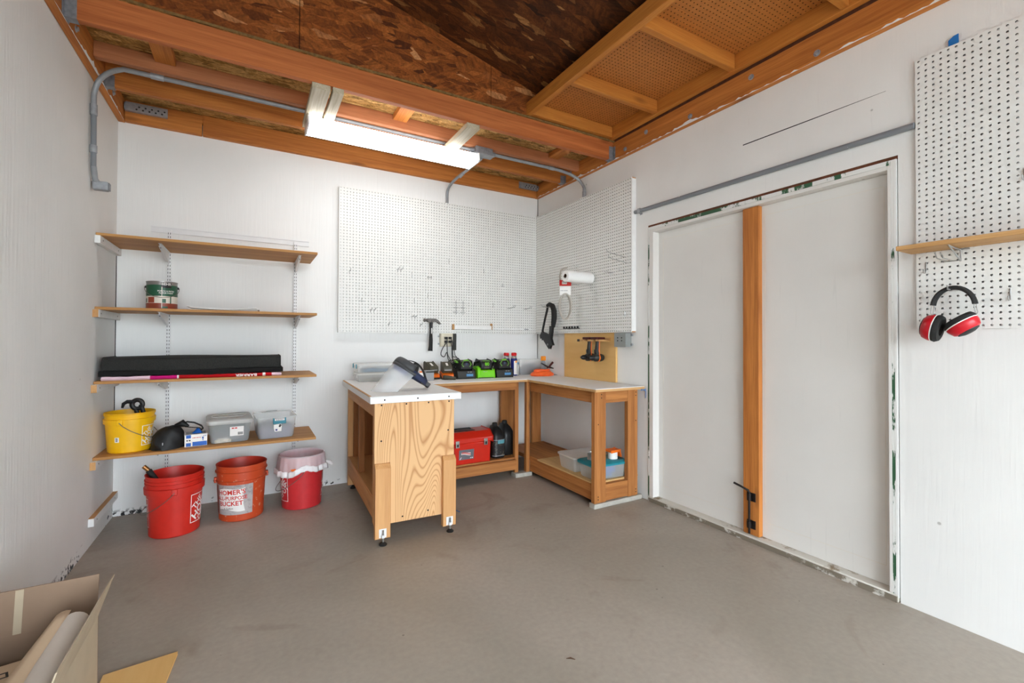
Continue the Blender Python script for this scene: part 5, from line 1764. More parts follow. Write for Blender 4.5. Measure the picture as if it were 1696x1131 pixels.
# clear bins
def rr(w, d, r, n=4):
    """rounded rectangle outline"""
    out = []
    for cx, cy, a0 in ((w / 2 - r, d / 2 - r, 0), (-w / 2 + r, d / 2 - r, 90), (-w / 2 + r, -d / 2 + r, 180), (w / 2 - r, -d / 2 + r, 270)):
        for k in range(n + 1):
            a = math.radians(a0 + 90 * k / n)
            out.append((cx + r * math.cos(a), cy + r * math.sin(a)))
    return out
def tub(prof, r=.02, floor=True, n=4):
    """stacked rounded rectangles [(w, d, z)]"""
    m = MB()
    k = 4 * (n + 1)
    vs, fs = [], []
    for w, d, z in prof:
        vs += [(a, b, z) for a, b in rr(w, d, min(r, w / 2.1, d / 2.1), n)]
    for i in range(len(prof) - 1):
        for j in range(k):
            j2 = (j + 1) % k
            fs.append((i * k + j, i * k + j2, (i + 1) * k + j2, (i + 1) * k + j))
    if floor:
        fs.append(tuple(range(k - 1, -1, -1)))
    return m.add(vs, fs)
t = thing('storage_bin', 'clear lidded bin with a white sticker on the lowest shelf', 'bin', (-2.742, -.262, SZ[3]), (0, 0, math.radians(4)))
tub([(.215, .275, .0006), (.225, .285, .012), (.248, .308, .135)], .035).build('tub', M['clear'], t, smooth=True)
lid = tub([(.268, .328, .128), (.270, .330, .150), (.256, .316, .158), (.235, .295, .160), (.2, .15, .160)], .04, False)
k = 20
lid.f.append(tuple(range(4 * k, 5 * k)))
lid.build('lid', M['clear_lid'], t, smooth=True, thick=.002)
tub([(.21, .10, .1612), (.205, .095, .166)], .03, True).build('lid_panel', M['clear_lid'], t, smooth=True)
tub([(.205, .262, .004), (.222, .280, .03), (.215, .27, .088), (.10, .14, .108), (.01, .02, .110)], .03).build('contents', M['cloth_dark'], t, smooth=True)
tub([(.11, .05, .006), (.115, .055, .025), (.05, .03, .045), (.01, .01, .046)], .02).v
m = tub([(.10, .03, .005), (.105, .035, .022), (.05, .02, .04)], .012)
m.v = [(a - .04, b - .128, z) for a, b, z in m.v]
m.build('contents', M['nuts'], t, smooth=True)
MB().prism([(-.002, .045), (.078, .045), (.078, .108), (-.002, .108)], -.1530, -.1524, lambda a, b, q: (a, q - (b - .0) * .08 + .002, b)).build('sticker', M['print_white'], t)
MB().bars(.024, .098, .032, .008, lambda a, b: (a, -.1535 - b * .08 + .002, b), 2).build('sticker_print', M['print_red'], t)
m = MB()
for k in range(9):
    m.prism([(.044 + .0034 * k, .052), (.0462 + .0034 * k, .052), (.0462 + .0034 * k, .070), (.044 + .0034 * k, .070)], -.1536, -.1534, lambda a, b, q: (a, q - b * .08 + .002, b))
m.build('barcode', M['print_black'], t)

t = thing('storage_bin', 'open-topped clear bin with a teal latch at the right end of the lowest shelf', 'bin', (-2.462, -.262, SZ[3]), (0, 0, math.radians(4)))
tub([(.215, .27, .0006), (.225, .28, .012), (.252, .308, .145), (.262, .318, .147), (.262, .318, .152)], .03).build('tub', M['clear'], t, smooth=True)
tub([(.20, .255, .003), (.222, .275, .03), (.215, .262, .075), (.12, .12, .098), (.01, .02, .10)], .04).build('contents', M['cloth_mauve'], t, smooth=True)
la = MB().mm(-.026, .056, -.170, -.161, .105, .132).mm(-.026, -.018, -.172, -.160, .128, .146).mm(.048, .056, -.172, -.160, .128, .146).build('latch', M['teal_dark'], t, bevel=.002)
MB().mm(-.016, .046, -.1725, -.1702, .128, .139).build('latch_sticker', M['print_white'], la)
MB().bars(.015, .1335, .045, .005, lambda a, b: (a, -.1728, b), 4).build('latch_print', M['print_black'], la)
MB().prism([(-.014, .05), (-.02, .075), (-.02, .098), (.026, .104), (.03, .085), (.028, .05)], -.1585, -.1578, lambda a, b, q: (a, q - b * .06 + .008, b)).build('sticker', M['print_white'], t)
MB().prism([(-.01, .055), (.003, .055), (.003, .068), (-.01, .068)], -.1592, -.1588, lambda a, b, q: (a, q - b * .06 + .008, b)).build('sticker_badge', M['can_blue'], t)
MB().prism([(.01, .082), (.02, .078), (.028, .09), (.024, .101), (.014, .098)], -.1592, -.1588, lambda a, b, q: (a, q - b * .06 + .008, b)).build('sticker_badge', M['print_black'], t)
MB().tube([(-.035, .162, .135), (-.035, .170, .149), (.035, .170, .149), (.035, .162, .135)], .005, 8).build('rear_latch', M['print_grey'], t, smooth=True)

# ================================================================== ON THE WORKBENCH
# two stacked clear organisers
for k, (lab, z, lat) in enumerate((('lower of the two clear organiser boxes stacked at the back of the cart', IT + .0025, 'clear_lid'), ('upper of the two clear organiser boxes, with teal latches', IT + .0745, 'teal'))):
    t = thing('organiser_box', lab, 'organiser', (-1.715 - .006 * k, -.24, z), (0, 0, math.radians(-1.5)), group='clear organisers')
    tub([(.325, .215, 0), (.333, .223, .006), (.336, .226, .052)], .012).build('tray', M['clear'], t, smooth=True)
    m = tub([(.340, .230, .0525), (.340, .230, .066), (.330, .220, .069)], .012, False)
    m.f.append(tuple(range(40, 60)))
    m.build('lid', M['clear_lid'], t, smooth=True)
    for x in (-.10, 0, .10):
        MB().mm(x - .001, x + .001, -.105, .105, .004, .050).build('divider', M['clear_lid'], t)
    for y in (-.07, .07):
        MB().mm(-.176, -.171, y - .016, y + .016, .030, .064).build('latch', M[lat], t, bevel=.002)
    if k:
        tub([(.24, .15, .006), (.245, .155, .018), (.20, .12, .024)], .02).build('contents', M['screen_blue'], t, smooth=True)
    else:
        tub([(.22, .12, .006), (.225, .125, .014), (.18, .1, .02)], .02).build('contents', M['nuts'], t, smooth=True)

# face shield
t = thing('face_shield', 'clear face shield with navy headgear lying on the white cart top', 'face shield', (-1.72, -1.02, IT))
FC, E1, E2, EY = Vector((-1.682, -1.02, .979)), Vector((.814, 0, -.581)), Vector((.581, 0, .814)), Vector((0, 1, 0))
def loop(a, k=1.0, up=0.0):
    return FC + E1 * (-.132 * k * math.cos(a)) + EY * (.086 * k * math.sin(a)) + E2 * up
def visor(u, v):
    a = math.radians(-92 + 184 * u)
    top = loop(a, 1.03, .004)
    bot = Vector((-1.800 - .138 * math.cos(a), -1.02 + .108 * math.sin(a), IT + .0030))
    return tuple(top.lerp(bot, v))
MB().grid(30, 8, visor).build('visor', M['visor'], t, world=True, smooth=True)
MB().tube([visor(i / 30, 1) for i in range(31)], .0018, 6).build('visor_rim', M['clear'], t, world=True, smooth=True)
MB().grid(28, 1, lambda u, v: tuple(loop(math.radians(-95 + 190 * u), 1.05, -.010 + .020 * v))).build('visor_band', M['shield_grey'], t, world=True, smooth=True, thick=.002)
MB().grid(40, 2, lambda u, v: tuple(loop(2 * math.pi * u, 1.0 - .05 * v, -.012 + .036 * v))).build('headband', M['shield_navy'], t, world=True, thick=.004, smooth=True)
MB().grid(24, 5, lambda u, v: tuple(loop(math.radians(-84 + 168 * u), 1.04 - .36 * v * v * .5, .010 + .046 * math.sin(v * 1.5)))).build('crown_guard', M['shield_grey'], t, world=True, smooth=True, thick=.004)
MB().grid(16, 1, lambda u, v: tuple(FC + E1 * (-.126 + .252 * u) + E2 * (.020 + .062 * math.sin(math.pi * u)) + EY * (.036 * (v - .5)))).build('top_strap', M['black'], t, world=True, thick=.005, smooth=True)
MB().grid(16, 1, lambda u, v: tuple(FC + EY * (-.082 + .164 * u) + E2 * (.016 + .060 * math.sin(math.pi * u)) + E1 * (.030 * (v - .5)))).build('top_strap', M['black'], t, world=True, thick=.005, smooth=True)
p = loop(math.radians(180), 1.0, .004)
MB().box(tuple(p), (.050, .052, .032), (0, math.asin(.581), 0)).build('buckle', M['shield_grey'], t, world=True, bevel=.005)
p = loop(math.radians(180), 1.12, .0)
MB().lathe([(0, -.010), (.015, -.010), (.016, 0), (.015, .010), (0, .010)], 16, tuple(p), Euler((0, math.pi / 2 + math.asin(.581), 0)).to_matrix()).build('knob', M['black'], t, world=True, smooth=True)
MB().grid(10, 1, lambda u, v: tuple(loop(math.radians(-70 + 60 * u), .97, -.040 + .030 * v))).build('brow_pad', M['can_blue'], t, world=True, smooth=True, thick=.006)

# small cartons
def carton(name, label, x0, x1, y0, y1, z0, z1, mat, band=None):
    t = thing(name, label, 'carton', ((x0 + x1) / 2, (y0 + y1) / 2, z0))
    MB().mm(x0, x1, y0, y1, z0 + .0005, z1).build('body', M[mat], t, world=True, bevel=.0015)
    if band:
        MB().mm(x0 - .0004, x1 + .0004, y0 - .0008, y0 - .0001, z1 - .018, z1 - .004).build('band', M[band], t, world=True)
        MB().bars((x0 + x1) / 2, (z0 + z1) / 2, (x1 - x0) * .7, .008, lambda a, b: (a, y0 - .0004, b), 3).build('print_line', M['print_grey'], t, world=True)
    return t
carton('small_carton', 'small white carton with an orange top line behind the face shield', -1.378, -1.343, -.30, -.22, BT, .945, 'paper', 'orange_plastic')
carton('small_carton', 'small grey carton standing before the first charger', -1.338, -1.266, -.345, -.275, BT, .945, 'print_grey', 'tool_dark')
o = MB().tube([(-1.44, -.235, .873), (-1.44, -.235, .985), (-1.44, -.235, .995)], [.03, .03, .012], 16).build('spray_nozzle', M['print_grey'], smooth=True)
tag(o, 'grey round cap peeking out behind the face shield', 'cap')
o = MB().lathe([(0, 0), (.028, 0), (.028, .022), (.024, .03), (0, .03)], 20, (-1.362, -.18, BT + .0003)).build('tape_puck', M['orange_plastic'], smooth=True)
tag(o, 'orange round lid between the small cartons', 'lid')

def small_charger(label, x, y, rz, ori):
    t = thing('battery_charger', label, 'charger', (x, y, BT + .0004), (0, 0, math.radians(rz)))
    MB().prism([(-.060, 0), (.055, 0), (.055, .045), (-.060, .014)], -.045, .045, lambda a, b, q: (q, a, b)).build('base', M['tool_dark'], t, bevel=.004)
    MB().prism([(-.0615, .0145), (.05, .0455), (.05, .062), (-.030, .050), (-.0615, .036)], -.046, .046, lambda a, b, q: (q, a, b)).build('shoe', M[ori], t, bevel=.003)
    b = MB().prism([(-.038, .050), (.050, .064), (.050, .132), (.034, .140), (-.046, .098), (-.050, .070)], -.038, .038, lambda a, b, q: (q, a, b)).build('battery', M['olive'], t, bevel=.006)
    MB().prism([(-.026, .1095), (.012, .1295), (.012, .1302), (-.026, .1102)], -.008, .010, lambda a, b, q: (q, a, b)).build('battery_label', M['print_white'], b)
    MB().mm(-.030, .030, -.0535, -.0502, .072, .078).build('trim_line', M['print_grey'], b)
    t.scale = (1.08, 1.08, 1.08)
    return t
small_charger('orange charger with an olive battery, taller one by the grey carton', -1.243, -.20, 10, 'orange_plastic')
MB().mm(-.046, .046, -.056, .05, .0005, .026)
small_charger('orange charger with an olive battery, lower one under the cord bundle', -1.115, -.245, -8, 'orange_plastic')
t = thing('pistol_grip_tool', 'small dark flashlight lying before the lower orange charger', 'flashlight', (-1.13, -.36, BT))
MB().tube([(-1.165, -.335, BT + .022), (-1.13, -.36, BT + .020), (-1.085, -.385, BT + .014)], [.020, .017, .013], 10).build('body', M['olive'], t, world=True, smooth=True)
MB().tube([(-1.165, -.335, BT + .022), (-1.178, -.328, BT + .023)], [.020, .018], 10).build('lens_end', M['black'], t, world=True, smooth=True)

def big_charger(label, x, y, rz, lime):
    t = thing('battery_charger', label, 'charger', (x, y, BT + .0004), (0, 0, math.radians(rz)))
    base = 'lime' if lime else 'tool_dark'
    MB().prism([(-.075, 0), (.07, 0), (.07, .060), (.02, .085), (-.065, .072), (-.078, .02)], -.085, .085, lambda a, b, q: (q, a, b)).build('base', M[base], t, bevel=.008)
    if lime:
        MB().mm(-.075, .075, -.076, .06, .0002, .016).build('foot', M['tool_dark'], t, bevel=.003)
        MB().prism([(-.076, .03), (-.076, .085), (-.02, .105), (.06, .095), (.06, .03)], -.0865, -.055, lambda a, b, q: (q, a, b)).build('cheek', M['lime'], t, bevel=.006)
    else:
        MB().mm(-.0, .062, -.0795, -.0772, .022, .044).build('sticker', M['screen_blue'], t)
    MB().bars(-.01 if lime else .03, .060, .04, .006, lambda a, b: (a, -.0755 if not lime else -.0785, b), 2).build('base_print', M['print_grey'], t)
    b = MB().prism([(-.060, .078), (.055, .090), (.062, .150), (.045, .165), (-.055, .150), (-.068, .12)], -.052, .058, lambda a, b, q: (q, a, b)).build('battery', M['black'], t, bevel=.010)
    if lime:
        MB().txt('80', .042, lambda a, c: (a + .012, -.0692 + (c + .125 - .12) * .3 * (1 if c + .125 > .12 else -.2), .125 + c), .02).build('battery_print', M['lime'], b)
        MB().prism([(-.056, .151), (-.03, .155), (-.03, .158), (-.058, .154)], -.02, .045, lambda a, c, q: (q, a, c)).build('battery_trim', M['lime_dark'], b)
        MB().mm(-.014, .034, -.066, -.063, .086, .104).build('button_panel', M['olive'], b, bevel=.002)
    else:
        MB().prism([(-.02, .168), (.02, .172), (.03, .160), (-.03, .156)], -.071, -.066, lambda a, c, q: (a + .003, q + (c - .16) * .5 + .012, c)).build('battery_trim', M['lime_dark'], b)
        for s in (-1, 1):
            MB().tube([(.003 + s * .030, -.0655, .152), (.003 + s * .044, -.0685, .130), (.003 + s * .028, -.0705, .106)], .0038, 6).build('battery_trim', M['lime_dark'], b, smooth=True)
        MB().lathe([(0, 0), (.012, 0), (.012, .003), (0, .003)], 16, (.003, -.0655, .132), Euler((math.pi / 2, 0, 0)).to_matrix()).build('gauge_button', M['shield_navy'], b, smooth=True)
    h = MB().tube([(-.075, .05, .09), (-.07, .03, .135), (-.045, -.02, .150), (-.03, -.05, .12)], [.010, .012, .012, .010], 8).build('carry_handle', M['black'], t, smooth=True)
    if not lime:
        MB().box((-.062, .012, .150), (.034, .06, .014), (.2, .1, 0)).build('handle_trim', M['lime_dark'], t, bevel=.004)
    return t
big_charger('black charger with a green-marked battery and blue sticker, beside the cord bundle', -.955, -.255, -4, False)
big_charger('lime green charger with a battery marked 80', -.765, -.265, -4, True)
big_charger('black charger with a green-marked battery, next to the red-capped cans', -.575, -.265, -4, False)

def spray_can(label, x, y, blue):
    t = thing('spray_can', label, 'spray can', (x, y, BT + .0004), group='red-capped spray cans')
    MB().lathe([(0, 0), (.031, 0), (.032, .004), (.032, .158), (.028, .168), (.021, .174), (0, .174)], 28).build('body', M['can_blue'], t, smooth=True)
    if blue:
        MB().grid(16, 1, lambda u, v: (.0326 * math.sin(-.5 + 1.6 * u), -.0326 * math.cos(-.5 + 1.6 * u), .012 + .130 * v)).build('label_sheet', M['print_white'], t, smooth=True)
        MB().grid(6, 1, lambda u, v: (.0332 * math.sin(-.1 + .5 * u), -.0332 * math.cos(-.1 + .5 * u), .125 + .022 * v)).build('label_shield', M['orange_cap'], t, smooth=True)
    MB().lathe([(.0285, .168), (.0255, .190), (.024, .192), (0, .192)], 24).build('dome', M['steel'], t, smooth=True)
    MB().lathe([(.024, .1925), (.027, .197), (.027, .215), (.022, .222), (0, .223)], 20).build('cap', M['cap_red'], t, smooth=True)
    MB().box((-.020, -.018, .212), (.022, .030, .018)).build('straw_arm', M['cap_red'], t, bevel=.004)
    return t
spray_can('navy spray can with a red cap, farther from the corner', -.465, -.165, False)
spray_can('navy and white spray can with a red cap, nearer the corner', -.394, -.188, True)
t = thing('pump_bottle', 'small clear bottle with a grey trigger beside the spray cans', 'bottle', (-.345, -.17, BT))
MB().lathe([(0, .0004), (.016, .0004), (.017, .004), (.017, .085), (.008, .10), (.008, .108), (0, .108)], 16, (-.345, -.17, BT)).build('body', M['clear'], t, world=True, smooth=True)
MB().box((-.347, -.175, BT + .118), (.022, .03, .018)).build('trigger_head', M['screen_blue'], t, world=True, bevel=.003)

# clear box of grey bits, orange line, bottle, pliers
t = thing('parts_bin', 'clear open bin of grey fittings in the bench corner', 'bin', (-.185, -.105, BT + .0015))
m = tub([(.255, .125, .0004), (.275, .14, .150), (.285, .15, .152)], .02)
m.build('tub', M['clear'], t, smooth=True)
m = tub([(.225, .10, .003), (.24, .11, .04), (.18, .08, .075), (.08, .04, .10), (.02, .02, .104)], .03)
m.v = [(a + .03, b, z + .006 * math.sin(40 * a + 30 * b)) for a, b, z in m.v]
m.build('contents', M['cloth_dark'], t, smooth=True)
o = thing('orange_line_coil', 'flattened coil of bright orange trimmer line in the bench corner', 'line coil', (-.165, -.34, BT))
rnd = random.Random(3)
for k in range(11):
    rx, ry = rnd.uniform(.085, .135), rnd.uniform(.060, .085)
    cx, cy = -.165 + rnd.uniform(-.012, .012), -.34 + rnd.uniform(-.008, .008)
    z = BT + .006 + .0052 * k
    q = [(cx + rx * (1 - .04 * k) * math.cos(a), cy + ry * (1 - .05 * k) * math.sin(a), z + .003 * math.sin(2 * a + k)) for a in [2 * math.pi * i / 28 for i in range(28)]]
    MB().tube(q, .0055, 6, closed=True).build('loop', M['orange_line'], o, world=True, smooth=True)
m = MB().lathe([(.0, .0), (.120, .001), (.130, .012), (.115, .030), (.07, .050), (0, .056)], 32, (-.165, -.34, BT + .0006), sy=.62)
m.build('inner_bundle', M['orange_line'], o, world=True, smooth=True)
MB().grid(6, 4, lambda u, v: (-.06 + .075 * u, -.37 + .05 * v, BT + .002 + .022 * (1 - u) * math.sin(math.pi * v))).build('plastic_sleeve', M['clear'], o, world=True, smooth=True)
t = thing('glue_bottle', 'grey bottle with an orange cap standing in the bench corner', 'bottle', (-.075, -.225, BT))
MB().lathe([(0, .0004), (.022, .0004), (.023, .004), (.023, .120), (.016, .137), (.016, .141), (0, .141)], 20, (-.075, -.225, BT)).build('body', M['print_grey'], t, world=True, smooth=True)
MB().lathe([(.024, .141), (.026, .144), (.0255, .182), (.021, .185), (0, .185)], 20, (-.075, -.225, BT)).build('cap', M['orange_cap'], t, world=True, smooth=True)
t = thing('pliers', 'dark pliers lying on the orange line coil', 'pliers', (-.13, -.38, .94))
MB().tube([(-.195, -.365, .985), (-.16, -.375, .965), (-.125, -.385, .945), (-.095, -.39, .938)], [.006, .007, .008, .005], 8).build('handle', M['black'], t, world=True, smooth=True)
MB().tube([(-.065, -.375, .99), (-.09, -.38, .97), (-.115, -.385, .948), (-.145, -.39, .936)], [.011, .010, .008, .005], 8).build('handle', M['toolbox_dark'], t, world=True, smooth=True)
MB().tube([(-.11, -.386, .944), (-.075, -.405, .932)], [.010, .005], 8).build('jaws', M['iron'], t, world=True, smooth=True)

# ================================================================== UNDER THE WORKBENCH
z0 = .1685
t = thing('toolbox', 'red plastic toolbox with steel latches under the workbench', 'toolbox', (-.99, -.42, z0))
MB().prism([(-.535, z0), (-.30, z0), (-.285, z0 + .175), (-.55, z0 + .175)], -1.165, -.832, lambda a, b, q: (q, a, b)).build('body', M['toolbox'], t, world=True, bevel=.006)
MB().prism([(-.560, z0 + .1755), (-.275, z0 + .1755), (-.275, z0 + .215), (-.33, z0 + .262), (-.50, z0 + .262), (-.560, z0 + .215)], -1.185, -.812, lambda a, b, q: (q, a, b)).build('lid', M['toolbox'], t, world=True, bevel=.008)
MB().mm(-1.17, -.94, -.475, -.36, z0 + .2622, z0 + .267).build('handle_well', M['toolbox_dark'], t, world=True, bevel=.002)
MB().tube([(-1.15, -.418, z0 + .268), (-1.14, -.418, z0 + .276), (-.97, -.418, z0 + .276), (-.96, -.418, z0 + .268)], .006, 8).build('handle', M['black'], t, world=True, smooth=True)
for x in (-1.14, -.882):
    l = MB().mm(x - .016, x + .016, -.5685, -.5605, z0 + .150, z0 + .205).build('latch', M['steel'], t, world=True, bevel=.002)
    MB().mm(x - .007, x + .007, -.571, -.5687, z0 + .158, z0 + .180).build('latch_slot', M['iron'], l, world=True)
bp = MB().prism([(-1.12, z0 + .042), (-.985, z0 + .042), (-.985, z0 + .125), (-1.12, z0 + .125)], 0, .001, lambda a, b, q: (a, -.5375 - (b - z0) * .0857 - q, b)).build('badge', M['plate_grey'], t, world=True)
wv = lambda a: .006 * math.sin((a + 1.12) * 46)
MB().grid(14, 1, lambda u, v: (-1.10 + .085 * u, -.5390 - .008, z0 + .080 + .024 * v + wv(-1.10 + .085 * u))).build('badge_banner', M['print_white'], bp, world=True)
m = MB()
for k in range(7):
    a = -1.094 + .0115 * k
    m.mm(a, a + .0075, -.5476, -.5473, z0 + .084 + wv(a), z0 + .100 + wv(a))
m.build('banner_print', M['print_red'], bp, world=True)
MB().bars(-1.005, z0 + .053, .025, .007, lambda a, b: (a, -.5440, b), 2).build('corner_print', M['print_white'], bp, world=True)
MB().prism([(-1.114, z0 + .046), (-1.106, z0 + .046), (-1.094, z0 + .064), (-1.102, z0 + .064)], -.5446, -.5440, lambda a, b, q: (a, q, b)).build('corner_mark', M['bag_pink'], bp, world=True)

def jug(label, x, y, rz, lab):
    t = thing('jug', label, 'jug', (x, y, z0), (0, 0, math.radians(rz)), group='black jugs')
    m = tub([(.110, .175, .0005), (.118, .183, .008), (.120, .185, .165), (.112, .172, .205), (.085, .12, .245), (.05, .06, .268), (.038, .040, .272)], .035, True, 5)
    k = 24
    m.f.append(tuple(range(6 * k, 7 * k)))
    m.build('body', M['black'], t, smooth=True)
    MB().tube([(0, .02, .268), (0, .055, .258), (0, .078, .225), (0, .084, .19)], .013, 10).build('handle', M['black'], t, smooth=True)
    MB().lathe([(.021, .270), (.0225, .273), (.0225, .295), (.019, .299), (0, .299)], 20, (0, -.0, 0)).build('cap', M['black_matte'], t, smooth=True)
    if lab:
        q = [(p[0], p[1]) for p in rr(.1215, .1865, .036, 5)]
        n = len(q)
        def face(z0_, z1_, mat, e, lo, hi, nm):
            vs, fs = [], []
            idx = [i % n for i in range(lo, hi + 1)]
            for z in (z0_, z1_):
                vs += [(q[i][0] * (1 + e), q[i][1] * (1 + e), z) for i in idx]
            kk = len(idx)
            fs = [(i, i + 1, kk + i + 1, kk + i) for i in range(kk - 1)]
            MB().add(vs, fs).build(nm, M[mat], t, smooth=True)
        face(.022, .160, 'jug_label', .006, 12, 23, 'label_sheet')
        face(.128, .158, 'jug_teal', .012, 17, 23, 'label_band')
        face(.158, .163, 'print_grey', .012, 12, 23, 'label_edge')
        face(.020, .026, 'print_grey', .012, 12, 23, 'label_edge')
    return t
jug('black jug with a printed label under the workbench', -.718, -.41, 4, True)
jug('plain-sided black jug against the bench leg', -.588, -.355, 4, False)

z0 = .1725
t = thing('storage_bin', 'clear lidded bin without colour on the low bench shelf', 'bin', (-.255, -1.085, z0), (0, 0, math.radians(-3)))
tub([(.30, .20, .0005), (.31, .21, .01), (.335, .235, .105)], .02).build('tub', M['clear'], t, smooth=True)
m = tub([(.35, .25, .1055), (.35, .25, .118), (.33, .23, .122)], .02, False)
m.f.append(tuple(range(40, 60)))
m.build('lid', M['clear_lid'], t, smooth=True)
tub([(.25, .15, .004), (.26, .16, .03), (.15, .1, .05)], .03).build('contents', M['nuts'], t, smooth=True)
t = thing('storage_bin', 'clear bin with a teal lid on the low bench shelf', 'bin', (-.262, -1.336, z0), (0, 0, math.radians(-3)))
tub([(.30, .175, .0005), (.31, .185, .01), (.335, .21, .105)], .03).build('tub', M['clear'], t, smooth=True)
m = tub([(.352, .228, .100), (.354, .230, .114), (.335, .21, .122)], .035, False)
m.f.append(tuple(range(40, 60)))
m.build('lid', M['teal'], t, smooth=True)
MB().lathe([(0, -.06), (.042, -.055), (.045, 0), (.042, .055), (0, .06)], 20, (.02, -.02, .05), Euler((0, math.pi / 2, .3)).to_matrix()).build('contents', M['print_blue'], t, smooth=True)
tub([(.11, .12, .004), (.115, .125, .04), (.08, .08, .06)], .03).build('contents', M['screen_blue'], t, smooth=True)
z1 = z0 + .1225
t = thing('solder_can', 'small shiny tin with a red end label on the teal lid', 'tin', (-.34, -1.300, z1))
MB().lathe([(0, 0), (.036, 0), (.037, .003), (.0355, .005), (.0355, .046), (.037, .048), (.037, .051), (.033, .052), (.032, .048), (0, .048)], 28, (-.34, -1.30, z1)).build('tin', M['steel'], t, world=True, smooth=True)
MB().grid(10, 1, lambda u, v: (-.34 + .0362 * math.sin(.35 + 1.4 * u), -1.30 - .0362 * math.cos(.35 + 1.4 * u), z1 + .008 + .034 * v)).build('label_sheet', M['toolbox_dark'], t, world=True, smooth=True)
t = thing('tape_roll', 'roll of white tape with an orange dispenser on the teal lid', 'tape roll', (-.18, -1.355, z1))
MB().lathe([(.022, 0), (.036, 0), (.036, .05), (.022, .05), (.022, 0)], 28, (-.18, -1.355, z1 + .0005)).build('roll', M['paper'], t, world=True, smooth=True)
MB().prism([(-.225, .052), (-.135, .058), (-.130, .072), (-.150, .066), (-.225, .068)], -1.39, -1.32, lambda a, b, q: (a, q, z1 + b)).build('dispenser', M['orange_plastic'], t, world=True, bevel=.003)
MB().prism([(-.142, .066), (-.130, .070), (-.116, .012), (-.126, .010)], -1.385, -1.34, lambda a, b, q: (a, q, z1 + b)).build('cutter_arm', M['orange_plastic'], t, world=True, bevel=.002)

# ================================================================== CARDBOARD BOX AND FLOOR PIECES
t = thing('cardboard_box', 'open brown cardboard box with raised flaps in the near left corner', 'box', (-3.22, -2.2, 0))
BX0, BX1, BY0, BY1, BH = -3.40, -3.065, -2.50, -1.945, .250
MB().mm(BX0, BX1, BY1 - .004, BY1, .0005, BH).build('side_panel', M['cardboard'], t, world=True)
MB().mm(BX0, BX1, BY0, BY0 + .004, .0005, BH).build('side_panel', M['cardboard'], t, world=True)
MB().mm(BX0, BX0 + .004, BY0 + .0042, BY1 - .0042, .0005, BH).build('side_panel', M['cardboard'], t, world=True)
MB().mm(BX1 - .004, BX1, BY0 + .0042, BY1 - .0042, .0005, BH).build('side_panel', M['cardboard_out'], t, world=True)
MB().mm(BX0 + .0042, BX1 - .0042, BY0 + .0042, BY1 - .0042, .0008, .005).build('base_panel', M['cardboard'], t, world=True)
fb = MB().prism([(BX0 + .002, 0), (BX1 - .004, 0), (BX1 - .002, .138), (BX0 + .002, .138)], 0, .004, lambda a, b, q: (a, BY1 - .004 + q + b * .13, BH + b)).build('flap', M['cardboard'], t, world=True)
MB().prism([(-3.274, .002), (-3.254, .002), (-3.254, .136), (-3.274, .136)], 0, .0006, lambda a, b, q: (a, BY1 - .0048 - q + b * .13, BH + b)).build('packing_tape', M['cardboard_out'], fb, world=True)
MB().prism([(BY0 + .003, 0), (BY1 - .006, 0), (BY1 + .012, .135), (BY0 + .002, .145)], 0, .004, lambda a, b, q: (BX1 - .004 + q + b * .30, a, BH + b * .95)).build('flap', M['cardboard_out'], t, world=True)
MB().prism([(BY0 + .003, 0), (BY1 - .003, 0), (BY1 - .002, .13), (BY0 + .002, .13)], 0, .004, lambda a, b, q: (BX0 + .002 - q * .5 - b * .04, a, BH + b)).build('flap', M['cardboard'], t, world=True)
fr = MB().prism([(BX0 + .002, 0), (BX1 - .004, 0), (BX1 - .004, .14), (BX0 + .002, .14)], 0, .004, lambda a, b, q: (a, BY0 + .002 - q - b * .5, BH + b * .85)).build('flap', M['cardboard_out'], t, world=True)
t = thing('paper_roll', 'loose roll of pale brown wrapping paper standing askew in the cardboard box', 'paper roll', (-3.2, -2.2, .1))
p0, p1 = Vector((-3.114, -2.455, .2335)), Vector((-3.088, -2.085, .312))
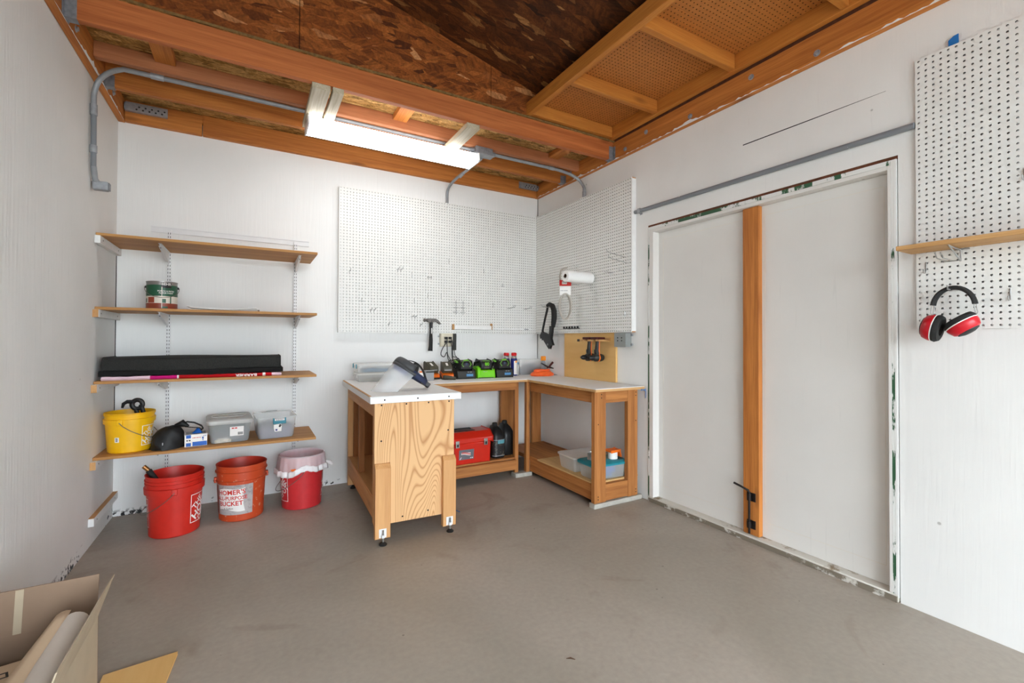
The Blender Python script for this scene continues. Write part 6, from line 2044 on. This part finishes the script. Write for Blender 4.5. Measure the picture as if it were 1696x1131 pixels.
MB().tube([tuple(p0), tuple(p0.lerp(p1, .5) + Vector((0, 0, .006))), tuple(p1)], [.042, .037, .034], 20).build('roll', M['kraft_roll'], t, world=True, smooth=True)
MB().grid(10, 3, lambda u, v: tuple(p0.lerp(p1, u * 1.05) + Vector((-.018 - .078 * v * (1 - .55 * u), .004 * v, .028 + .012 * v - .02 * v * v)))).build('loose_sheet', M['kraft'], t, world=True, thick=.001, smooth=True)
t = thing('printed_carton', 'flat printed carton lying inside the cardboard box', 'carton', (-3.3, -2.2, .12))
MB().box((-3.285, -2.17, .165), (.205, .26, .07), (.05, .08, .35)).build('carton', M['kraft'], t, world=True, bevel=.002)
pf = Matrix.Translation((-3.285, -2.17, .165)) @ Euler((.05, .08, .35)).to_matrix().to_4x4()
MB().txt('53', .045, lambda a, b: tuple(pf @ Vector((.03 + a, -.035 + b, .0358))), .006, math.radians(-80)).build('carton_print', M['print_black'], t, world=True)
m = MB()
for a, b in ((-.02, .06), (.03, .055)):
    for (x0, x1, y0, y1) in ((0, .04, 0, .006), (0, .04, .024, .03), (0, .006, .006, .024), (.034, .04, .006, .024)):
        m.add([tuple(pf @ Vector((a + x, b + y, .0358))) for x, y in ((x0, y0), (x1, y0), (x1, y1), (x0, y1))], [(0, 1, 2, 3)])
m.build('carton_symbols', M['print_black'], t, world=True)
o = MB().box((-3.335, -2.035, .10), (.12, .10, .17), (.1, .1, .2)).build('black_pouch', M['nylon'], bevel=.012)
tag(o, 'black packet tucked at the back of the cardboard box', 'packet')
o = MB().prism([(-3.060, -1.893), (-2.848, -1.872), (-2.872, -2.12), (-3.06, -2.16)], .0008, .0115, lambda a, b, q: (a, b, q)).build('plywood_offcut', M['ply_panel'], bevel=.001)
tag(o, 'yellow plywood offcut flat on the floor beside the cardboard box', 'offcut')

o = MB().tube([(-1.568, -2.63, .0035), (-1.554, -2.639, .006), (-1.542, -2.652, .004)], [.001, .003, .001], 6).build('leaf_sliver', M['towel_core'], smooth=True)
tag(o, 'tiny brown leaf sliver in the middle of the floor', 'leaf')
